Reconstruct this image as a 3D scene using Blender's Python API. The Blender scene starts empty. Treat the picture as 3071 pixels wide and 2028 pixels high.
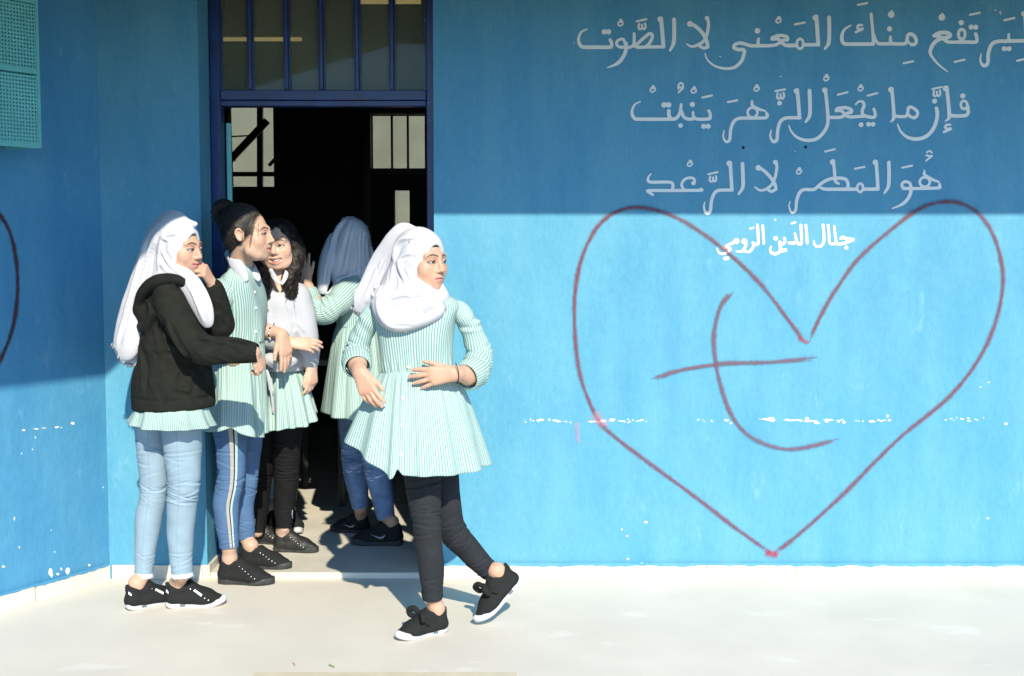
import bpy, bmesh, math, random
import numpy as np
from mathutils import Vector, Matrix

SC = bpy.context.scene
COL = SC.collection

# ---------------------------------------------------------------- camera
CAM_Y, CAM_Z, TILT, FPX = -5.53, 1.5, math.radians(4.42), 3800.0      # FPX: focal length for a 3071 px wide frame
cam_d = bpy.data.cameras.new('camera')
cam_d.sensor_fit = 'HORIZONTAL'; cam_d.sensor_width = 36.0
cam_d.lens = 36.0 * FPX / 3071.0
cam_d.clip_start = 0.05; cam_d.clip_end = 500
cam = bpy.data.objects.new('camera', cam_d); COL.objects.link(cam)
cam.location = (0, CAM_Y, CAM_Z); cam.rotation_euler = (math.pi / 2 - TILT, 0, 0)
SC.camera = cam

# ---------------------------------------------------------------- sky, sun, exposure
SUND = np.array((-0.22, 1.0, -0.72)); SUND /= np.linalg.norm(SUND)     # direction the sunlight travels
SUN_EL = math.asin(-SUND[2]); SUN_AZ = math.atan2(-SUND[0], -SUND[1])
world = bpy.data.worlds.new('World'); SC.world = world; world.use_nodes = True
wn = world.node_tree.nodes; wl = world.node_tree.links; wn.clear()
sky = wn.new('ShaderNodeTexSky'); sky.sky_type = 'NISHITA'; sky.sun_disc = False
sky.sun_elevation = SUN_EL; sky.sun_rotation = SUN_AZ; sky.air_density = 1.0; sky.dust_density = 0.0; sky.ozone_density = 8.0
bg = wn.new('ShaderNodeBackground'); bg.inputs['Strength'].default_value = 0.15
wo = wn.new('ShaderNodeOutputWorld')
wl.new(sky.outputs[0], bg.inputs[0]); wl.new(bg.outputs[0], wo.inputs[0])
sun_d = bpy.data.lights.new('sun', 'SUN'); sun_d.energy = 3.25; sun_d.angle = math.radians(0.6); sun_d.color = (1.0, 0.925, 0.74)
sun = bpy.data.objects.new('sun', sun_d); COL.objects.link(sun)
sun.rotation_euler = Vector(SUND).to_track_quat('-Z', 'Y').to_euler(); sun.location = (4, -10, 8)
SC.view_settings.view_transform = 'Standard'; SC.view_settings.look = 'None'
SC.view_settings.exposure = 0.88; SC.view_settings.gamma = 1.0; SC.view_settings.use_curve_mapping = False
SC.cycles.use_denoising = True
SC.cycles.max_bounces = 8; SC.cycles.transparent_max_bounces = 16

# ---------------------------------------------------------------- helpers
random.seed(7); RNG = np.random.default_rng(7)

def W(px, py, y):
    """a point of the place: seen at pixel (px, py) of the 3071x2028 photograph, at depth y (wall face = 0)"""
    u = (px - 1535.5) / FPX; v = (1014.0 - py) / FPX
    d = np.array((u, math.cos(TILT) + v * math.sin(TILT), -math.sin(TILT) + v * math.cos(TILT)))
    t = (y - CAM_Y) / d[1]
    return np.array((0, CAM_Y, CAM_Z)) + d * t

def G(px, py, z=0.0):
    """a point on the level z seen at that pixel"""
    u = (px - 1535.5) / FPX; v = (1014.0 - py) / FPX
    d = np.array((u, math.cos(TILT) + v * math.sin(TILT), -math.sin(TILT) + v * math.cos(TILT)))
    t = (z - CAM_Z) / d[2]
    return np.array((0, CAM_Y, CAM_Z)) + d * t

ORG = {}
def org(o):
    return ORG.get(o.name, np.zeros(3)) if o is not None else np.zeros(3)

def tag(o, label=None, cat=None, group=None, kind=None):
    if label: o['label'] = label
    if cat: o['category'] = cat
    if group: o['group'] = group
    if kind: o['kind'] = kind
    return o

def thing(name, label, cat, loc=(0, 0, 0), group=None):
    o = bpy.data.objects.new(name, None); COL.objects.link(o)
    o.empty_display_size = 0.1; o.location = loc
    ORG[o.name] = np.array(loc, float)
    return tag(o, label, cat, group)

def mk(name, verts, faces, mat, parent=None, uv=None, col=None, smooth=True, label=None, loc=None):
    """one mesh object; verts in world coordinates; uv per vertex (N,2); col per vertex (N,3)"""
    verts = np.asarray(verts, float)
    base = org(parent) if parent is not None else (np.zeros(3) if loc is None else np.array(loc, float))
    me = bpy.data.meshes.new(name)
    v = verts - base
    if isinstance(faces, np.ndarray) and faces.ndim == 2:
        n, k = faces.shape
        me.vertices.add(len(v)); me.vertices.foreach_set('co', v.astype(np.float32).ravel())
        me.loops.add(n * k); me.loops.foreach_set('vertex_index', faces.astype(np.int32).ravel())
        me.polygons.add(n); me.polygons.foreach_set('loop_start', np.arange(0, n * k, k, dtype=np.int32))
        me.update(calc_edges=True)
    else:
        me.from_pydata([tuple(p) for p in v], [], [tuple(int(i) for i in f) for f in faces])
    me.validate()
    if smooth:
        me.polygons.foreach_set('use_smooth', np.ones(len(me.polygons), dtype=bool))
    li = np.empty(len(me.loops), dtype=np.int32); me.loops.foreach_get('vertex_index', li)
    if uv is not None:
        l = me.uv_layers.new(name='UVMap'); l.data.foreach_set('uv', np.asarray(uv, np.float32)[li].ravel())
    if col is not None:
        a = me.color_attributes.new('Col', 'FLOAT_COLOR', 'POINT')
        c = np.ones((len(v), 4), np.float32); c[:, :3] = col; a.data.foreach_set('color', c.ravel())
    for m in (mat if isinstance(mat, (list, tuple)) else [mat]): me.materials.append(m)
    o = bpy.data.objects.new(name, me); COL.objects.link(o)
    if parent is not None: o.parent = parent
    elif loc is not None: o.location = loc
    ORG[o.name] = base
    if label: o['label'] = label
    return o

def merge(parts):
    """[(verts, faces[, uv])] -> one"""
    vs, fs, us, n = [], [], [], 0
    for p in parts:
        v = np.asarray(p[0], float); vs.append(v)
        fs += [tuple(i + n for i in f) for f in p[1]]
        if len(p) > 2: us.append(np.asarray(p[2]))
        n += len(v)
    return np.concatenate(vs), fs, (np.concatenate(us) if us else None)

def boxv(lo, hi, bev=0.0):
    (x0, y0, z0), (x1, y1, z1) = lo, hi
    if bev <= 0:
        v = [(x0, y0, z0), (x1, y0, z0), (x1, y1, z0), (x0, y1, z0), (x0, y0, z1), (x1, y0, z1), (x1, y1, z1), (x0, y1, z1)]
        f = [(0, 3, 2, 1), (4, 5, 6, 7), (0, 1, 5, 4), (1, 2, 6, 5), (2, 3, 7, 6), (3, 0, 4, 7)]
        return np.array(v, float), f
    bm = bmesh.new(); bmesh.ops.create_cube(bm, size=1)
    for q in bm.verts: q.co = Vector(((x0 + x1) / 2 + q.co.x * (x1 - x0), (y0 + y1) / 2 + q.co.y * (y1 - y0), (z0 + z1) / 2 + q.co.z * (z1 - z0)))
    bmesh.ops.bevel(bm, geom=bm.edges[:], offset=bev, segments=1, affect='EDGES')
    bm.verts.index_update(); v = np.array([tuple(q.co) for q in bm.verts]); f = [tuple(a.index for a in p.verts) for p in bm.faces]; bm.free()
    return v, f

def rotz(v, ang, c=(0, 0, 0)):
    v = np.asarray(v, float) - c; ca, sa = math.cos(ang), math.sin(ang)
    return np.stack([v[:, 0] * ca - v[:, 1] * sa, v[:, 0] * sa + v[:, 1] * ca, v[:, 2]], 1) + c

# ---------------------------------------------------------------- materials
def mat(name, color, rough=0.7, spec=0.5, bump=None, vary=None, metal=0.0, sss=0.0, coat=0.0):
    """bump=(scale, strength, distance); vary=(scale, amount, detail)"""
    m = bpy.data.materials.new(name); m.use_nodes = True
    nt = m.node_tree; N = nt.nodes; L = nt.links; b = N['Principled BSDF']
    b.inputs['Base Color'].default_value = (*color, 1); b.inputs['Roughness'].default_value = rough
    b.inputs['Specular IOR Level'].default_value = spec; b.inputs['Metallic'].default_value = metal
    if sss:
        b.inputs['Subsurface Weight'].default_value = sss; b.inputs['Subsurface Radius'].default_value = (0.012, 0.005, 0.003); b.inputs['Subsurface Scale'].default_value = 0.5
    if coat: b.inputs['Coat Weight'].default_value = coat
    tc = N.new('ShaderNodeTexCoord')
    if vary:
        nz = N.new('ShaderNodeTexNoise'); nz.inputs['Scale'].default_value = vary[0]; nz.inputs['Detail'].default_value = vary[2] if len(vary) > 2 else 4
        L.new(tc.outputs['Object'], nz.inputs['Vector'])
        r = N.new('ShaderNodeMapRange'); r.inputs[1].default_value = 0.3; r.inputs[2].default_value = 0.7
        r.inputs[3].default_value = 1 - vary[1]; r.inputs[4].default_value = 1 + vary[1]
        L.new(nz.outputs['Fac'], r.inputs[0])
        mx = N.new('ShaderNodeVectorMath'); mx.operation = 'SCALE'; mx.inputs[0].default_value = color
        L.new(r.outputs[0], mx.inputs['Scale']); L.new(mx.outputs[0], b.inputs['Base Color'])
    if bump:
        nb = N.new('ShaderNodeTexNoise'); nb.inputs['Scale'].default_value = bump[0]; nb.inputs['Detail'].default_value = 5
        L.new(tc.outputs['Object'], nb.inputs['Vector'])
        bp = N.new('ShaderNodeBump'); bp.inputs['Strength'].default_value = bump[1]; bp.inputs['Distance'].default_value = bump[2]
        L.new(nb.outputs['Fac'], bp.inputs['Height']); L.new(bp.outputs[0], b.inputs['Normal'])
    return m

def wall_mat(name, color):
    """hand-painted, scuffed gloss paint on plaster"""
    m = mat(name, color, 0.6, 0.2)
    nt = m.node_tree; N = nt.nodes; L = nt.links; b = N['Principled BSDF']
    tc = N.new('ShaderNodeTexCoord')
    mp = N.new('ShaderNodeMapping'); mp.inputs['Scale'].default_value = (3.2, 3.2, 0.9); L.new(tc.outputs['Object'], mp.inputs[0])
    n1 = N.new('ShaderNodeTexNoise'); n1.inputs['Scale'].default_value = 2.3; n1.inputs['Detail'].default_value = 6; n1.inputs['Roughness'].default_value = 0.6
    L.new(mp.outputs[0], n1.inputs['Vector'])
    cr = N.new('ShaderNodeValToRGB'); e = cr.color_ramp.elements
    c = np.array(color)
    e[0].position = 0.3; e[0].color = (*(c * (0.80, 0.90, 0.96)), 1)
    e[1].position = 0.72; e[1].color = (*np.clip(c * (1.22, 1.08, 1.02), 0, 1), 1)
    L.new(n1.outputs['Fac'], cr.inputs[0])
    # pale scuffs
    mp2 = N.new('ShaderNodeMapping'); mp2.inputs['Scale'].default_value = (6, 6, 2.2); mp2.inputs['Rotation'].default_value = (0, 0.35, 0); L.new(tc.outputs['Object'], mp2.inputs[0])
    n2 = N.new('ShaderNodeTexNoise'); n2.inputs['Scale'].default_value = 1.7; n2.inputs['Detail'].default_value = 9; n2.inputs['Roughness'].default_value = 0.72
    L.new(mp2.outputs[0], n2.inputs['Vector'])
    r2 = N.new('ShaderNodeMapRange'); r2.inputs[1].default_value = 0.60; r2.inputs[2].default_value = 0.80; r2.inputs[3].default_value = 0; r2.inputs[4].default_value = 0.30
    L.new(n2.outputs['Fac'], r2.inputs[0])
    mx = N.new('ShaderNodeMix'); mx.data_type = 'RGBA'; L.new(r2.outputs[0], mx.inputs[0]); L.new(cr.outputs[0], mx.inputs[6]); mx.inputs[7].default_value = (0.55, 0.72, 0.74, 1)
    L.new(mx.outputs[2], b.inputs['Base Color'])
    n4 = N.new('ShaderNodeTexNoise'); n4.inputs['Scale'].default_value = 28; n4.inputs['Detail'].default_value = 8; n4.inputs['Roughness'].default_value = .7; L.new(mp.outputs[0], n4.inputs['Vector'])
    r4 = N.new('ShaderNodeMapRange'); r4.inputs[1].default_value = .3; r4.inputs[2].default_value = .7; r4.inputs[3].default_value = .93; r4.inputs[4].default_value = 1.07; L.new(n4.outputs['Fac'], r4.inputs[0])
    vm = N.new('ShaderNodeVectorMath'); vm.operation = 'SCALE'; L.new(mx.outputs[2], vm.inputs[0]); L.new(r4.outputs[0], vm.inputs['Scale']); L.new(vm.outputs[0], b.inputs['Base Color'])
    n3 = N.new('ShaderNodeTexNoise'); n3.inputs['Scale'].default_value = 9; n3.inputs['Detail'].default_value = 7; L.new(tc.outputs['Object'], n3.inputs['Vector'])
    bp = N.new('ShaderNodeBump'); bp.inputs['Strength'].default_value = 0.45; bp.inputs['Distance'].default_value = 0.014
    L.new(n3.outputs['Fac'], bp.inputs['Height']); L.new(bp.outputs[0], b.inputs['Normal'])
    r3 = N.new('ShaderNodeMapRange'); r3.inputs[3].default_value = 0.5; r3.inputs[4].default_value = 0.62; L.new(n1.outputs['Fac'], r3.inputs[0]); L.new(r3.outputs[0], b.inputs['Roughness'])
    return m

def stripe_mat(name, green=(0.165, 0.385, 0.33), white=(0.55, 0.60, 0.60), duty=0.54, rough=0.85):
    """woven stripes: one stripe pair per unit of U"""
    m = mat(name, green, rough, 0.2)
    nt = m.node_tree; N = nt.nodes; L = nt.links; b = N['Principled BSDF']
    uv = N.new('ShaderNodeUVMap'); uv.uv_map = 'UVMap'
    sp = N.new('ShaderNodeSeparateXYZ'); L.new(uv.outputs[0], sp.inputs[0])
    fr = N.new('ShaderNodeMath'); fr.operation = 'FRACT'; L.new(sp.outputs[0], fr.inputs[0])
    r = N.new('ShaderNodeMapRange'); r.inputs[1].default_value = duty - 0.05; r.inputs[2].default_value = duty + 0.05
    L.new(fr.outputs[0], r.inputs[0])
    r0 = N.new('ShaderNodeMapRange'); r0.inputs[1].default_value = 0.0; r0.inputs[2].default_value = 0.08; r0.inputs[3].default_value = 1; r0.inputs[4].default_value = 0
    L.new(fr.outputs[0], r0.inputs[0])
    mxm = N.new('ShaderNodeMath'); mxm.operation = 'MAXIMUM'; L.new(r.outputs[0], mxm.inputs[0]); L.new(r0.outputs[0], mxm.inputs[1])
    mx = N.new('ShaderNodeMix'); mx.data_type = 'RGBA'; L.new(mxm.outputs[0], mx.inputs[0])
    mx.inputs[6].default_value = (*green, 1); mx.inputs[7].default_value = (*white, 1)
    L.new(mx.outputs[2], b.inputs['Base Color'])
    tc = N.new('ShaderNodeTexCoord'); n = N.new('ShaderNodeTexNoise'); n.inputs['Scale'].default_value = 38; n.inputs['Detail'].default_value = 4
    L.new(tc.outputs['Object'], n.inputs['Vector'])
    bp = N.new('ShaderNodeBump'); bp.inputs['Strength'].default_value = 0.25; bp.inputs['Distance'].default_value = 0.006
    L.new(n.outputs['Fac'], bp.inputs['Height']); L.new(bp.outputs[0], b.inputs['Normal'])
    return m

def spray_mat(name, color, dens=0.9, soft=0.55):
    """sprayed paint: opaque in the middle of the stroke (V = 0), thinning to nothing at its edges (|V| = 1)"""
    m = bpy.data.materials.new(name); m.use_nodes = True
    nt = m.node_tree; N = nt.nodes; L = nt.links; b = N['Principled BSDF']
    b.inputs['Base Color'].default_value = (*color, 1); b.inputs['Roughness'].default_value = 0.6
    uv = N.new('ShaderNodeUVMap'); uv.uv_map = 'UVMap'
    sp = N.new('ShaderNodeSeparateXYZ'); L.new(uv.outputs[0], sp.inputs[0])
    ab = N.new('ShaderNodeMath'); ab.operation = 'ABSOLUTE'; L.new(sp.outputs[1], ab.inputs[0])
    tc = N.new('ShaderNodeTexCoord'); n = N.new('ShaderNodeTexNoise'); n.inputs['Scale'].default_value = 60; n.inputs['Detail'].default_value = 3
    L.new(tc.outputs['Object'], n.inputs['Vector'])
    nn = N.new('ShaderNodeMath'); nn.operation = 'MULTIPLY_ADD'; nn.inputs[1].default_value = 0.5; L.new(n.outputs['Fac'], nn.inputs[0])
    L.new(ab.outputs[0], nn.inputs[2])
    r = N.new('ShaderNodeMapRange'); r.interpolation_type = 'SMOOTHSTEP'; r.inputs[1].default_value = 1.12; r.inputs[2].default_value = 1.12 - soft - 0.25
    r.inputs[3].default_value = 0; r.inputs[4].default_value = dens; L.new(nn.outputs[0], r.inputs[0])
    n2 = N.new('ShaderNodeTexNoise'); n2.inputs['Scale'].default_value = 4; L.new(tc.outputs['Object'], n2.inputs['Vector'])
    r2 = N.new('ShaderNodeMapRange'); r2.inputs[1].default_value = 0.35; r2.inputs[2].default_value = 0.7; r2.inputs[3].default_value = 1.0; r2.inputs[4].default_value = 0.78; L.new(n2.outputs['Fac'], r2.inputs[0])
    mu = N.new('ShaderNodeMath'); mu.operation = 'MULTIPLY'; L.new(r.outputs[0], mu.inputs[0]); L.new(r2.outputs[0], mu.inputs[1])
    L.new(mu.outputs[0], b.inputs['Alpha'])
    return m

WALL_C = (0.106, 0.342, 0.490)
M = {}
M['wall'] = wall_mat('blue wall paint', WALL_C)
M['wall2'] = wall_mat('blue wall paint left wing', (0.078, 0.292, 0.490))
M['frame'] = mat('dark blue gloss paint', (0.007, 0.034, 0.150), 0.32, 0.5, bump=(30, 0.15, 0.003), vary=(14, 0.3))
M['turq'] = mat('turquoise paint', (0.16, 0.55, 0.53), 0.45, 0.5, vary=(8, 0.1))
M['skirt'] = mat('cream stone skirting', (0.74, 0.68, 0.57), 0.5, 0.4, bump=(25, 0.2, 0.004), vary=(9, 0.08))
M['ground'] = mat('pale worn concrete tile', (0.70, 0.64, 0.555), 0.62, 0.35, bump=(40, 0.12, 0.003), vary=(2.3, 0.06, 8))
def specks(m, scale, thr, col, amt):
    nt = m.node_tree; N = nt.nodes; L = nt.links; b = N['Principled BSDF']; src = b.inputs['Base Color'].links[0].from_socket
    tc = N.new('ShaderNodeTexCoord'); mp = N.new('ShaderNodeMapping'); mp.inputs['Scale'].default_value = (1, 2.2, 1); L.new(tc.outputs['Object'], mp.inputs[0])
    v = N.new('ShaderNodeTexNoise'); v.inputs['Scale'].default_value = scale; v.inputs['Detail'].default_value = 5; v.inputs['Roughness'].default_value = .65; L.new(mp.outputs[0], v.inputs['Vector'])
    r = N.new('ShaderNodeMapRange'); r.inputs[1].default_value = thr; r.inputs[2].default_value = thr + .06; r.inputs[3].default_value = 0; r.inputs[4].default_value = amt; L.new(v.outputs['Fac'], r.inputs[0])
    mx = N.new('ShaderNodeMix'); mx.data_type = 'RGBA'; L.new(r.outputs[0], mx.inputs[0]); L.new(src, mx.inputs[6]); mx.inputs[7].default_value = (*col, 1); L.new(mx.outputs[2], b.inputs['Base Color'])
specks(M['ground'], 16, .67, (.30, .27, .20), .45); specks(M['ground'], 2.2, .60, (.80, .78, .72), .5); specks(M['ground'], 5, .66, (.52, .47, .36), .35)
specks(M['frame'], 26, .66, (.10, .22, .40), .8)
M['yard'] = mat('dark worn asphalt', (0.055, 0.052, 0.05), 0.9, 0.2, vary=(2, 0.2))  # unseen yard, made dark to cut light bounced onto the wall
M['sill'] = mat('cream marble sill', (0.70, 0.65, 0.55), 0.4, 0.5, vary=(12, 0.06))
M['white'] = mat('white lettering paint', (0.90, 0.90, 0.84), 0.7, 0.3)
M['chip'] = mat('bare white plaster', (0.82, 0.81, 0.76), 0.9, 0.2)
M['room'] = mat('dim classroom paint', (0.035, 0.035, 0.037), 0.9, 0.1, vary=(4, 0.15))  # near-black base: the room's darkness is put into the paint colour
M['roomfloor'] = mat('classroom terrazzo floor', (0.70, 0.66, 0.57), 0.5, 0.3, vary=(6, 0.08))
M['cream'] = mat('cream rendered wall', (0.50, 0.47, 0.38), 0.9, 0.2, vary=(3, 0.06))
M['conc'] = mat('grey concrete', (0.10, 0.11, 0.11), 0.9, 0.2, vary=(2, 0.15))
M['black'] = mat('black metal', (0.012, 0.012, 0.013), 0.5, 0.4)
M['red'] = mat('red can paint', (0.60, 0.015, 0.015), 0.3, 0.5)
M['alu'] = mat('aluminium', (0.7, 0.7, 0.7), 0.3, 0.5, metal=0.9)
M['desk'] = mat('grey desk top', (0.22, 0.23, 0.25), 0.6, 0.4, vary=(7, 0.2))
M['paper'] = mat('paper', (0.75, 0.76, 0.80), 0.9, 0.1)
def glass_mat():
    m = bpy.data.materials.new('dusty window glass'); m.use_nodes = True
    nt = m.node_tree; N = nt.nodes; L = nt.links; N.clear()
    out = N.new('ShaderNodeOutputMaterial'); tr = N.new('ShaderNodeBsdfTransparent'); tr.inputs[0].default_value = (0.8, 0.84, 0.8, 1)
    gl = N.new('ShaderNodeBsdfGlossy'); gl.inputs['Roughness'].default_value = 0.03; gl.inputs[0].default_value = (0.9, 0.95, 0.9, 1)
    df = N.new('ShaderNodeBsdfDiffuse'); df.inputs[0].default_value = (0.30, 0.31, 0.21, 1)  # dust layer tinted olive to stand in for the reflected building
    tc = N.new('ShaderNodeTexCoord'); n = N.new('ShaderNodeTexNoise'); n.inputs['Scale'].default_value = 3; n.inputs['Detail'].default_value = 8; L.new(tc.outputs['Object'], n.inputs['Vector'])
    r = N.new('ShaderNodeMapRange'); r.inputs[3].default_value = 0.20; r.inputs[4].default_value = 0.42; L.new(n.outputs['Fac'], r.inputs[0])
    m1 = N.new('ShaderNodeMixShader'); m1.inputs[0].default_value = 0.02; L.new(tr.outputs[0], m1.inputs[1]); L.new(gl.outputs[0], m1.inputs[2])
    m2 = N.new('ShaderNodeMixShader'); L.new(r.outputs[0], m2.inputs[0]); L.new(m1.outputs[0], m2.inputs[1]); L.new(df.outputs[0], m2.inputs[2])
    L.new(m2.outputs[0], out.inputs[0])
    return m
M['glass'] = glass_mat()
# ================================================================ the setting
# left wing wall runs from the corner towards the viewer
XC = W(322, 1400, 0)[0]                        # inner corner of the two walls
WDIR = np.array((-0.512, -0.859, 0.0))         # along the left wing wall, away from the corner
WNRM = np.array((0.859, -0.512, 0.0))          # its face normal, towards the yard
DL, DR = W(613, 1200, 0)[0], W(1303, 1000, 0)[0]   # door recess edges in the wall face
REC = 0.22                                     # how deep the door frame sits
H = 3.4

g = mk('ground', [(-60, -60, -.12), (60, -60, -.12), (60, 0.3, -.12), (-60, 0.3, -.12)], [(0, 1, 2, 3)], M['yard'], smooth=False); tag(g, kind='structure')
g = mk('walkway', *boxv((-9, -2.4, -.2), (9, 0.29, 0)), M['ground'], smooth=False); tag(g, kind='structure')  # ends just out of view, shortened to cut bounced light

bw = thing('wall', 'blue painted school wall with white Arabic verse and red graffiti heart', 'wall', ((XC + 5) / 2, 0.1, 0))
mk('wall_face', *boxv((DR, 0, 0.0), (7.0, REC + 0.08, H)), M['wall'], bw, smooth=False)
mk('wall_pier', *boxv((XC - 0.1, 0, 0.0), (DL, REC + 0.08, H)), M['wall'], bw, smooth=False)
mk('wall_lintel', *boxv((DL, 0.004, 2.75), (DR, REC + 0.08, H)), M['wall'], bw, smooth=False)
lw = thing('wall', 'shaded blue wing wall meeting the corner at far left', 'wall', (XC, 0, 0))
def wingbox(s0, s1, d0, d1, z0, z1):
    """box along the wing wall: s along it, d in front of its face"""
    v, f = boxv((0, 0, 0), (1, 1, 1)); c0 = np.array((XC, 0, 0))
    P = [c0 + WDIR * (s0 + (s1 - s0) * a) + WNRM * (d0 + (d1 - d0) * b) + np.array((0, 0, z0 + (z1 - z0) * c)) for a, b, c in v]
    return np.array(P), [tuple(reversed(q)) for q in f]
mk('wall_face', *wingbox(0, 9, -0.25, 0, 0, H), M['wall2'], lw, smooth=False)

# skirting tiles, each its own piece
def skirting(x0, x1, parent):
    x = x0
    while x < x1 - 0.02:
        w = min(0.40, x1 - x)
        mk('skirting_tile', *boxv((x + 0.0008, -0.012 + random.uniform(-.0012, .0012), 0), (x + w - 0.0008, 0.0005, 0.064 + random.uniform(-.001, .001)), 0.002), M['skirt'], parent, smooth=False)
        x += w
skirting(DR, 3.4, bw); skirting(XC + 0.012, DL, bw)
s = 0.0
while s < 1.6:
    mk('skirting_tile', *wingbox(s + 0.0008 + 0.008, s + 0.3992, -0.001, 0.012 + random.uniform(-.001, .001), 0, 0.064), M['skirt'], lw, smooth=False); s += 0.4
mk('skirting_tile', *boxv((DL - 0.0005, -0.012, 0), (DL + 0.012, 0.2, 0.064), 0.002), M['skirt'], bw, smooth=False)
# ragged lower edge of the blue paint over the skirting
def ragged(x0, x1, name, parent, tf, mt):
    n = int((x1 - x0) / 0.012); v = []; f = []
    a = 0.0
    for i in range(n + 1):
        x = x0 + (x1 - x0) * i / n; a = 0.7 * a + random.uniform(-.0028, .0030); a = max(-0.004, min(0.007, a))
        v += [tf(x, 0.074), tf(x, 0.0615 - a)]
        if i: k = 2 * i; f.append((k - 2, k - 1, k + 1, k))
    mk(name, v, f, mt, parent, smooth=False)
ragged(DR + .005, 3.3, 'paint_edge', bw, lambda x, z: (x, -0.0148, z), M['wall'])
ragged(0.02, 1.6, 'paint_edge', lw, lambda s, z: tuple(np.array((XC, 0, 0)) + WDIR * s + WNRM * 0.0148 + np.array((0, 0, z))), M['wall2'])

sill = tag(mk('door_sill', *boxv((DL + 0.012, -0.004, 0), (DR, 0.30, 0.028), 0.003), M['sill'], smooth=False), 'cream stone sill under the open doorway', 'sill')

# ---------------------------------------------------------------- door frame with barred transom
fr = thing('door_frame', 'dark blue steel door frame with barred glazed transom', 'door frame', ((DL + DR) / 2, REC, 0))
YF = REC + 0.02
def fx(px): return W(px, 300, YF - 0.03)[0]
def fz(py): return W(1000, py, YF - 0.03)[2]
zt0, zt1 = fz(310), fz(272)            # transom bar
mk('jamb', *boxv((DL + 0.002, REC - 0.03, 0.028), (fx(664), REC + 0.05, 2.745), 0.004), M['frame'], fr, smooth=False)
mk('jamb', *boxv((fx(1279), REC - 0.03, 0.028), (DR - 0.002, REC + 0.05, 2.745), 0.004), M['frame'], fr, smooth=False)
mk('transom_bar', *boxv((fx(664), REC - 0.028, fz(320)), (fx(1279), REC + 0.045, fz(303)), 0.003), M['frame'], fr, smooth=False)
mk('transom_bar', *boxv((fx(664), REC - 0.034, fz(302)), (fx(1279), REC + 0.045, fz(272)), 0.003), M['frame'], fr, smooth=False)
mk('head_bar', *boxv((fx(664), REC - 0.03, 2.70), (fx(1279), REC + 0.045, 2.745), 0.003), M['frame'], fr, smooth=False)
mul = [645, 753, 862, 966, 1073, 1177, 1285]
for p in mul[1:-1]:
    mk('mullion', *boxv((fx(p - 6), REC - 0.024, fz(272) + .001), (fx(p + 6), REC + 0.03, 2.70), 0.003), M['frame'], fr, smooth=False)
for a, b in zip(mul[:-1], mul[1:]):
    a2 = 664 if a == 645 else a + 6; b2 = 1279 if b == 1285 else b - 6
    mk('pane', *boxv((fx(a2) + .0005, REC + 0.004, fz(272) + .002), (fx(b2) - .0005, REC + 0.008, 2.699)), M['glass'], fr, smooth=False)
    for xx in (fx(a2) + .0008, fx(b2) - .0062):
        mk('glazing_bead', *boxv((xx, REC - 0.012, fz(272) + .001), (xx + .0055, REC + 0.003, 2.699)), M['frame'], fr, smooth=False)
# opened door leaf, seen nearly edge on
dl = thing('door_leaf', 'turquoise door leaf swung open into the dark classroom', 'door', (fx(664) + .03, REC + 0.05, 0.03))
lv, lf = boxv((0, 0, 0.04), (0.024, 0.86, 2.03), 0.003)
lv = rotz(lv, math.radians(13.0)) + np.array((fx(664) + .004, REC + 0.052, 0.0))
mk('leaf', lv, lf, M['turq'], dl, smooth=False)
hv, hf = boxv((0.024, 0.74, 1.0), (0.06, 0.80, 1.02), 0.004)
mk('handle', rotz(hv, math.radians(13.0)) + np.array((fx(664) + .004, REC + .052, 0)), hf, M['alu'], dl, smooth=False)

# ---------------------------------------------------------------- classroom behind the door
RB = 4.5
rf = mk('floor', [(-3.5, 0.30, 0.027), (4.5, 0.30, 0.027), (4.5, RB, 0.027), (-3.5, RB, 0.027)], [(0, 1, 2, 3)], M['roomfloor'], smooth=False); tag(rf, kind='structure')
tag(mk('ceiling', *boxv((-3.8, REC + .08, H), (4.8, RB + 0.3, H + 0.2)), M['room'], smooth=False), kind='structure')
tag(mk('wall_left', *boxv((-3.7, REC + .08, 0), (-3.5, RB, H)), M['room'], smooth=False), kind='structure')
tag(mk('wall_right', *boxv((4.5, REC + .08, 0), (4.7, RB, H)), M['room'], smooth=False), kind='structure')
# inner lining of the front wall (paint darkened for shade)
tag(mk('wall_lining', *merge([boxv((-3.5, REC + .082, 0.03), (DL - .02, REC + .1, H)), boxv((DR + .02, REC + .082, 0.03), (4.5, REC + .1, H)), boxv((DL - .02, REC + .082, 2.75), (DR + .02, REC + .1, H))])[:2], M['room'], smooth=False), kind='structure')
def bx(px, py): p = W(px, py, RB); return p[0], p[2]
ox0, oz1 = bx(681, 318); ox1, oz0 = bx(822, 560)       # high window
qx0, qz1 = bx(1112, 343); qx1, qz0 = bx(1330, 506)      # transom over the far door
vx0, vz1 = bx(1180, 570); vx1, vz0 = bx(1230, 900)      # vision panel of the far door
cells = [(-3.5, ox0, 0, H), (ox0, ox1, 0, oz0), (ox0, ox1, oz1, H), (ox1, qx0, 0, H), (qx0, qx1, qz1, H), (qx1, 4.5, 0, H), (qx0, vx0, 0, qz0), (vx1, qx1, 0, qz0), (vx0, vx1, 0, vz0), (vx0, vx1, vz1, qz0)]
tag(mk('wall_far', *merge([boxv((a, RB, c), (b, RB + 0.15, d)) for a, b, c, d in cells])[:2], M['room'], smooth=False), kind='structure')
far = thing('far_door', 'dark far door with vision panel and three-pane transom across the classroom', 'door', ((qx0 + qx1) / 2, RB - .03, 0.03))
mk('frame', *merge([boxv((qx0 - .05, RB - .05, 0.03), (qx0, RB - .001, qz1 + .05)), boxv((qx0, RB - .05, qz1), (qx1, RB - .001, qz1 + .05)), boxv((qx0, RB - .05, qz0 - .05), (qx1, RB - .001, qz0)), boxv((qx1, RB - .05, 0.03), (qx1 + .05, RB - .001, qz1 + .05))])[:2], M['black'], far, smooth=False)
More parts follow.
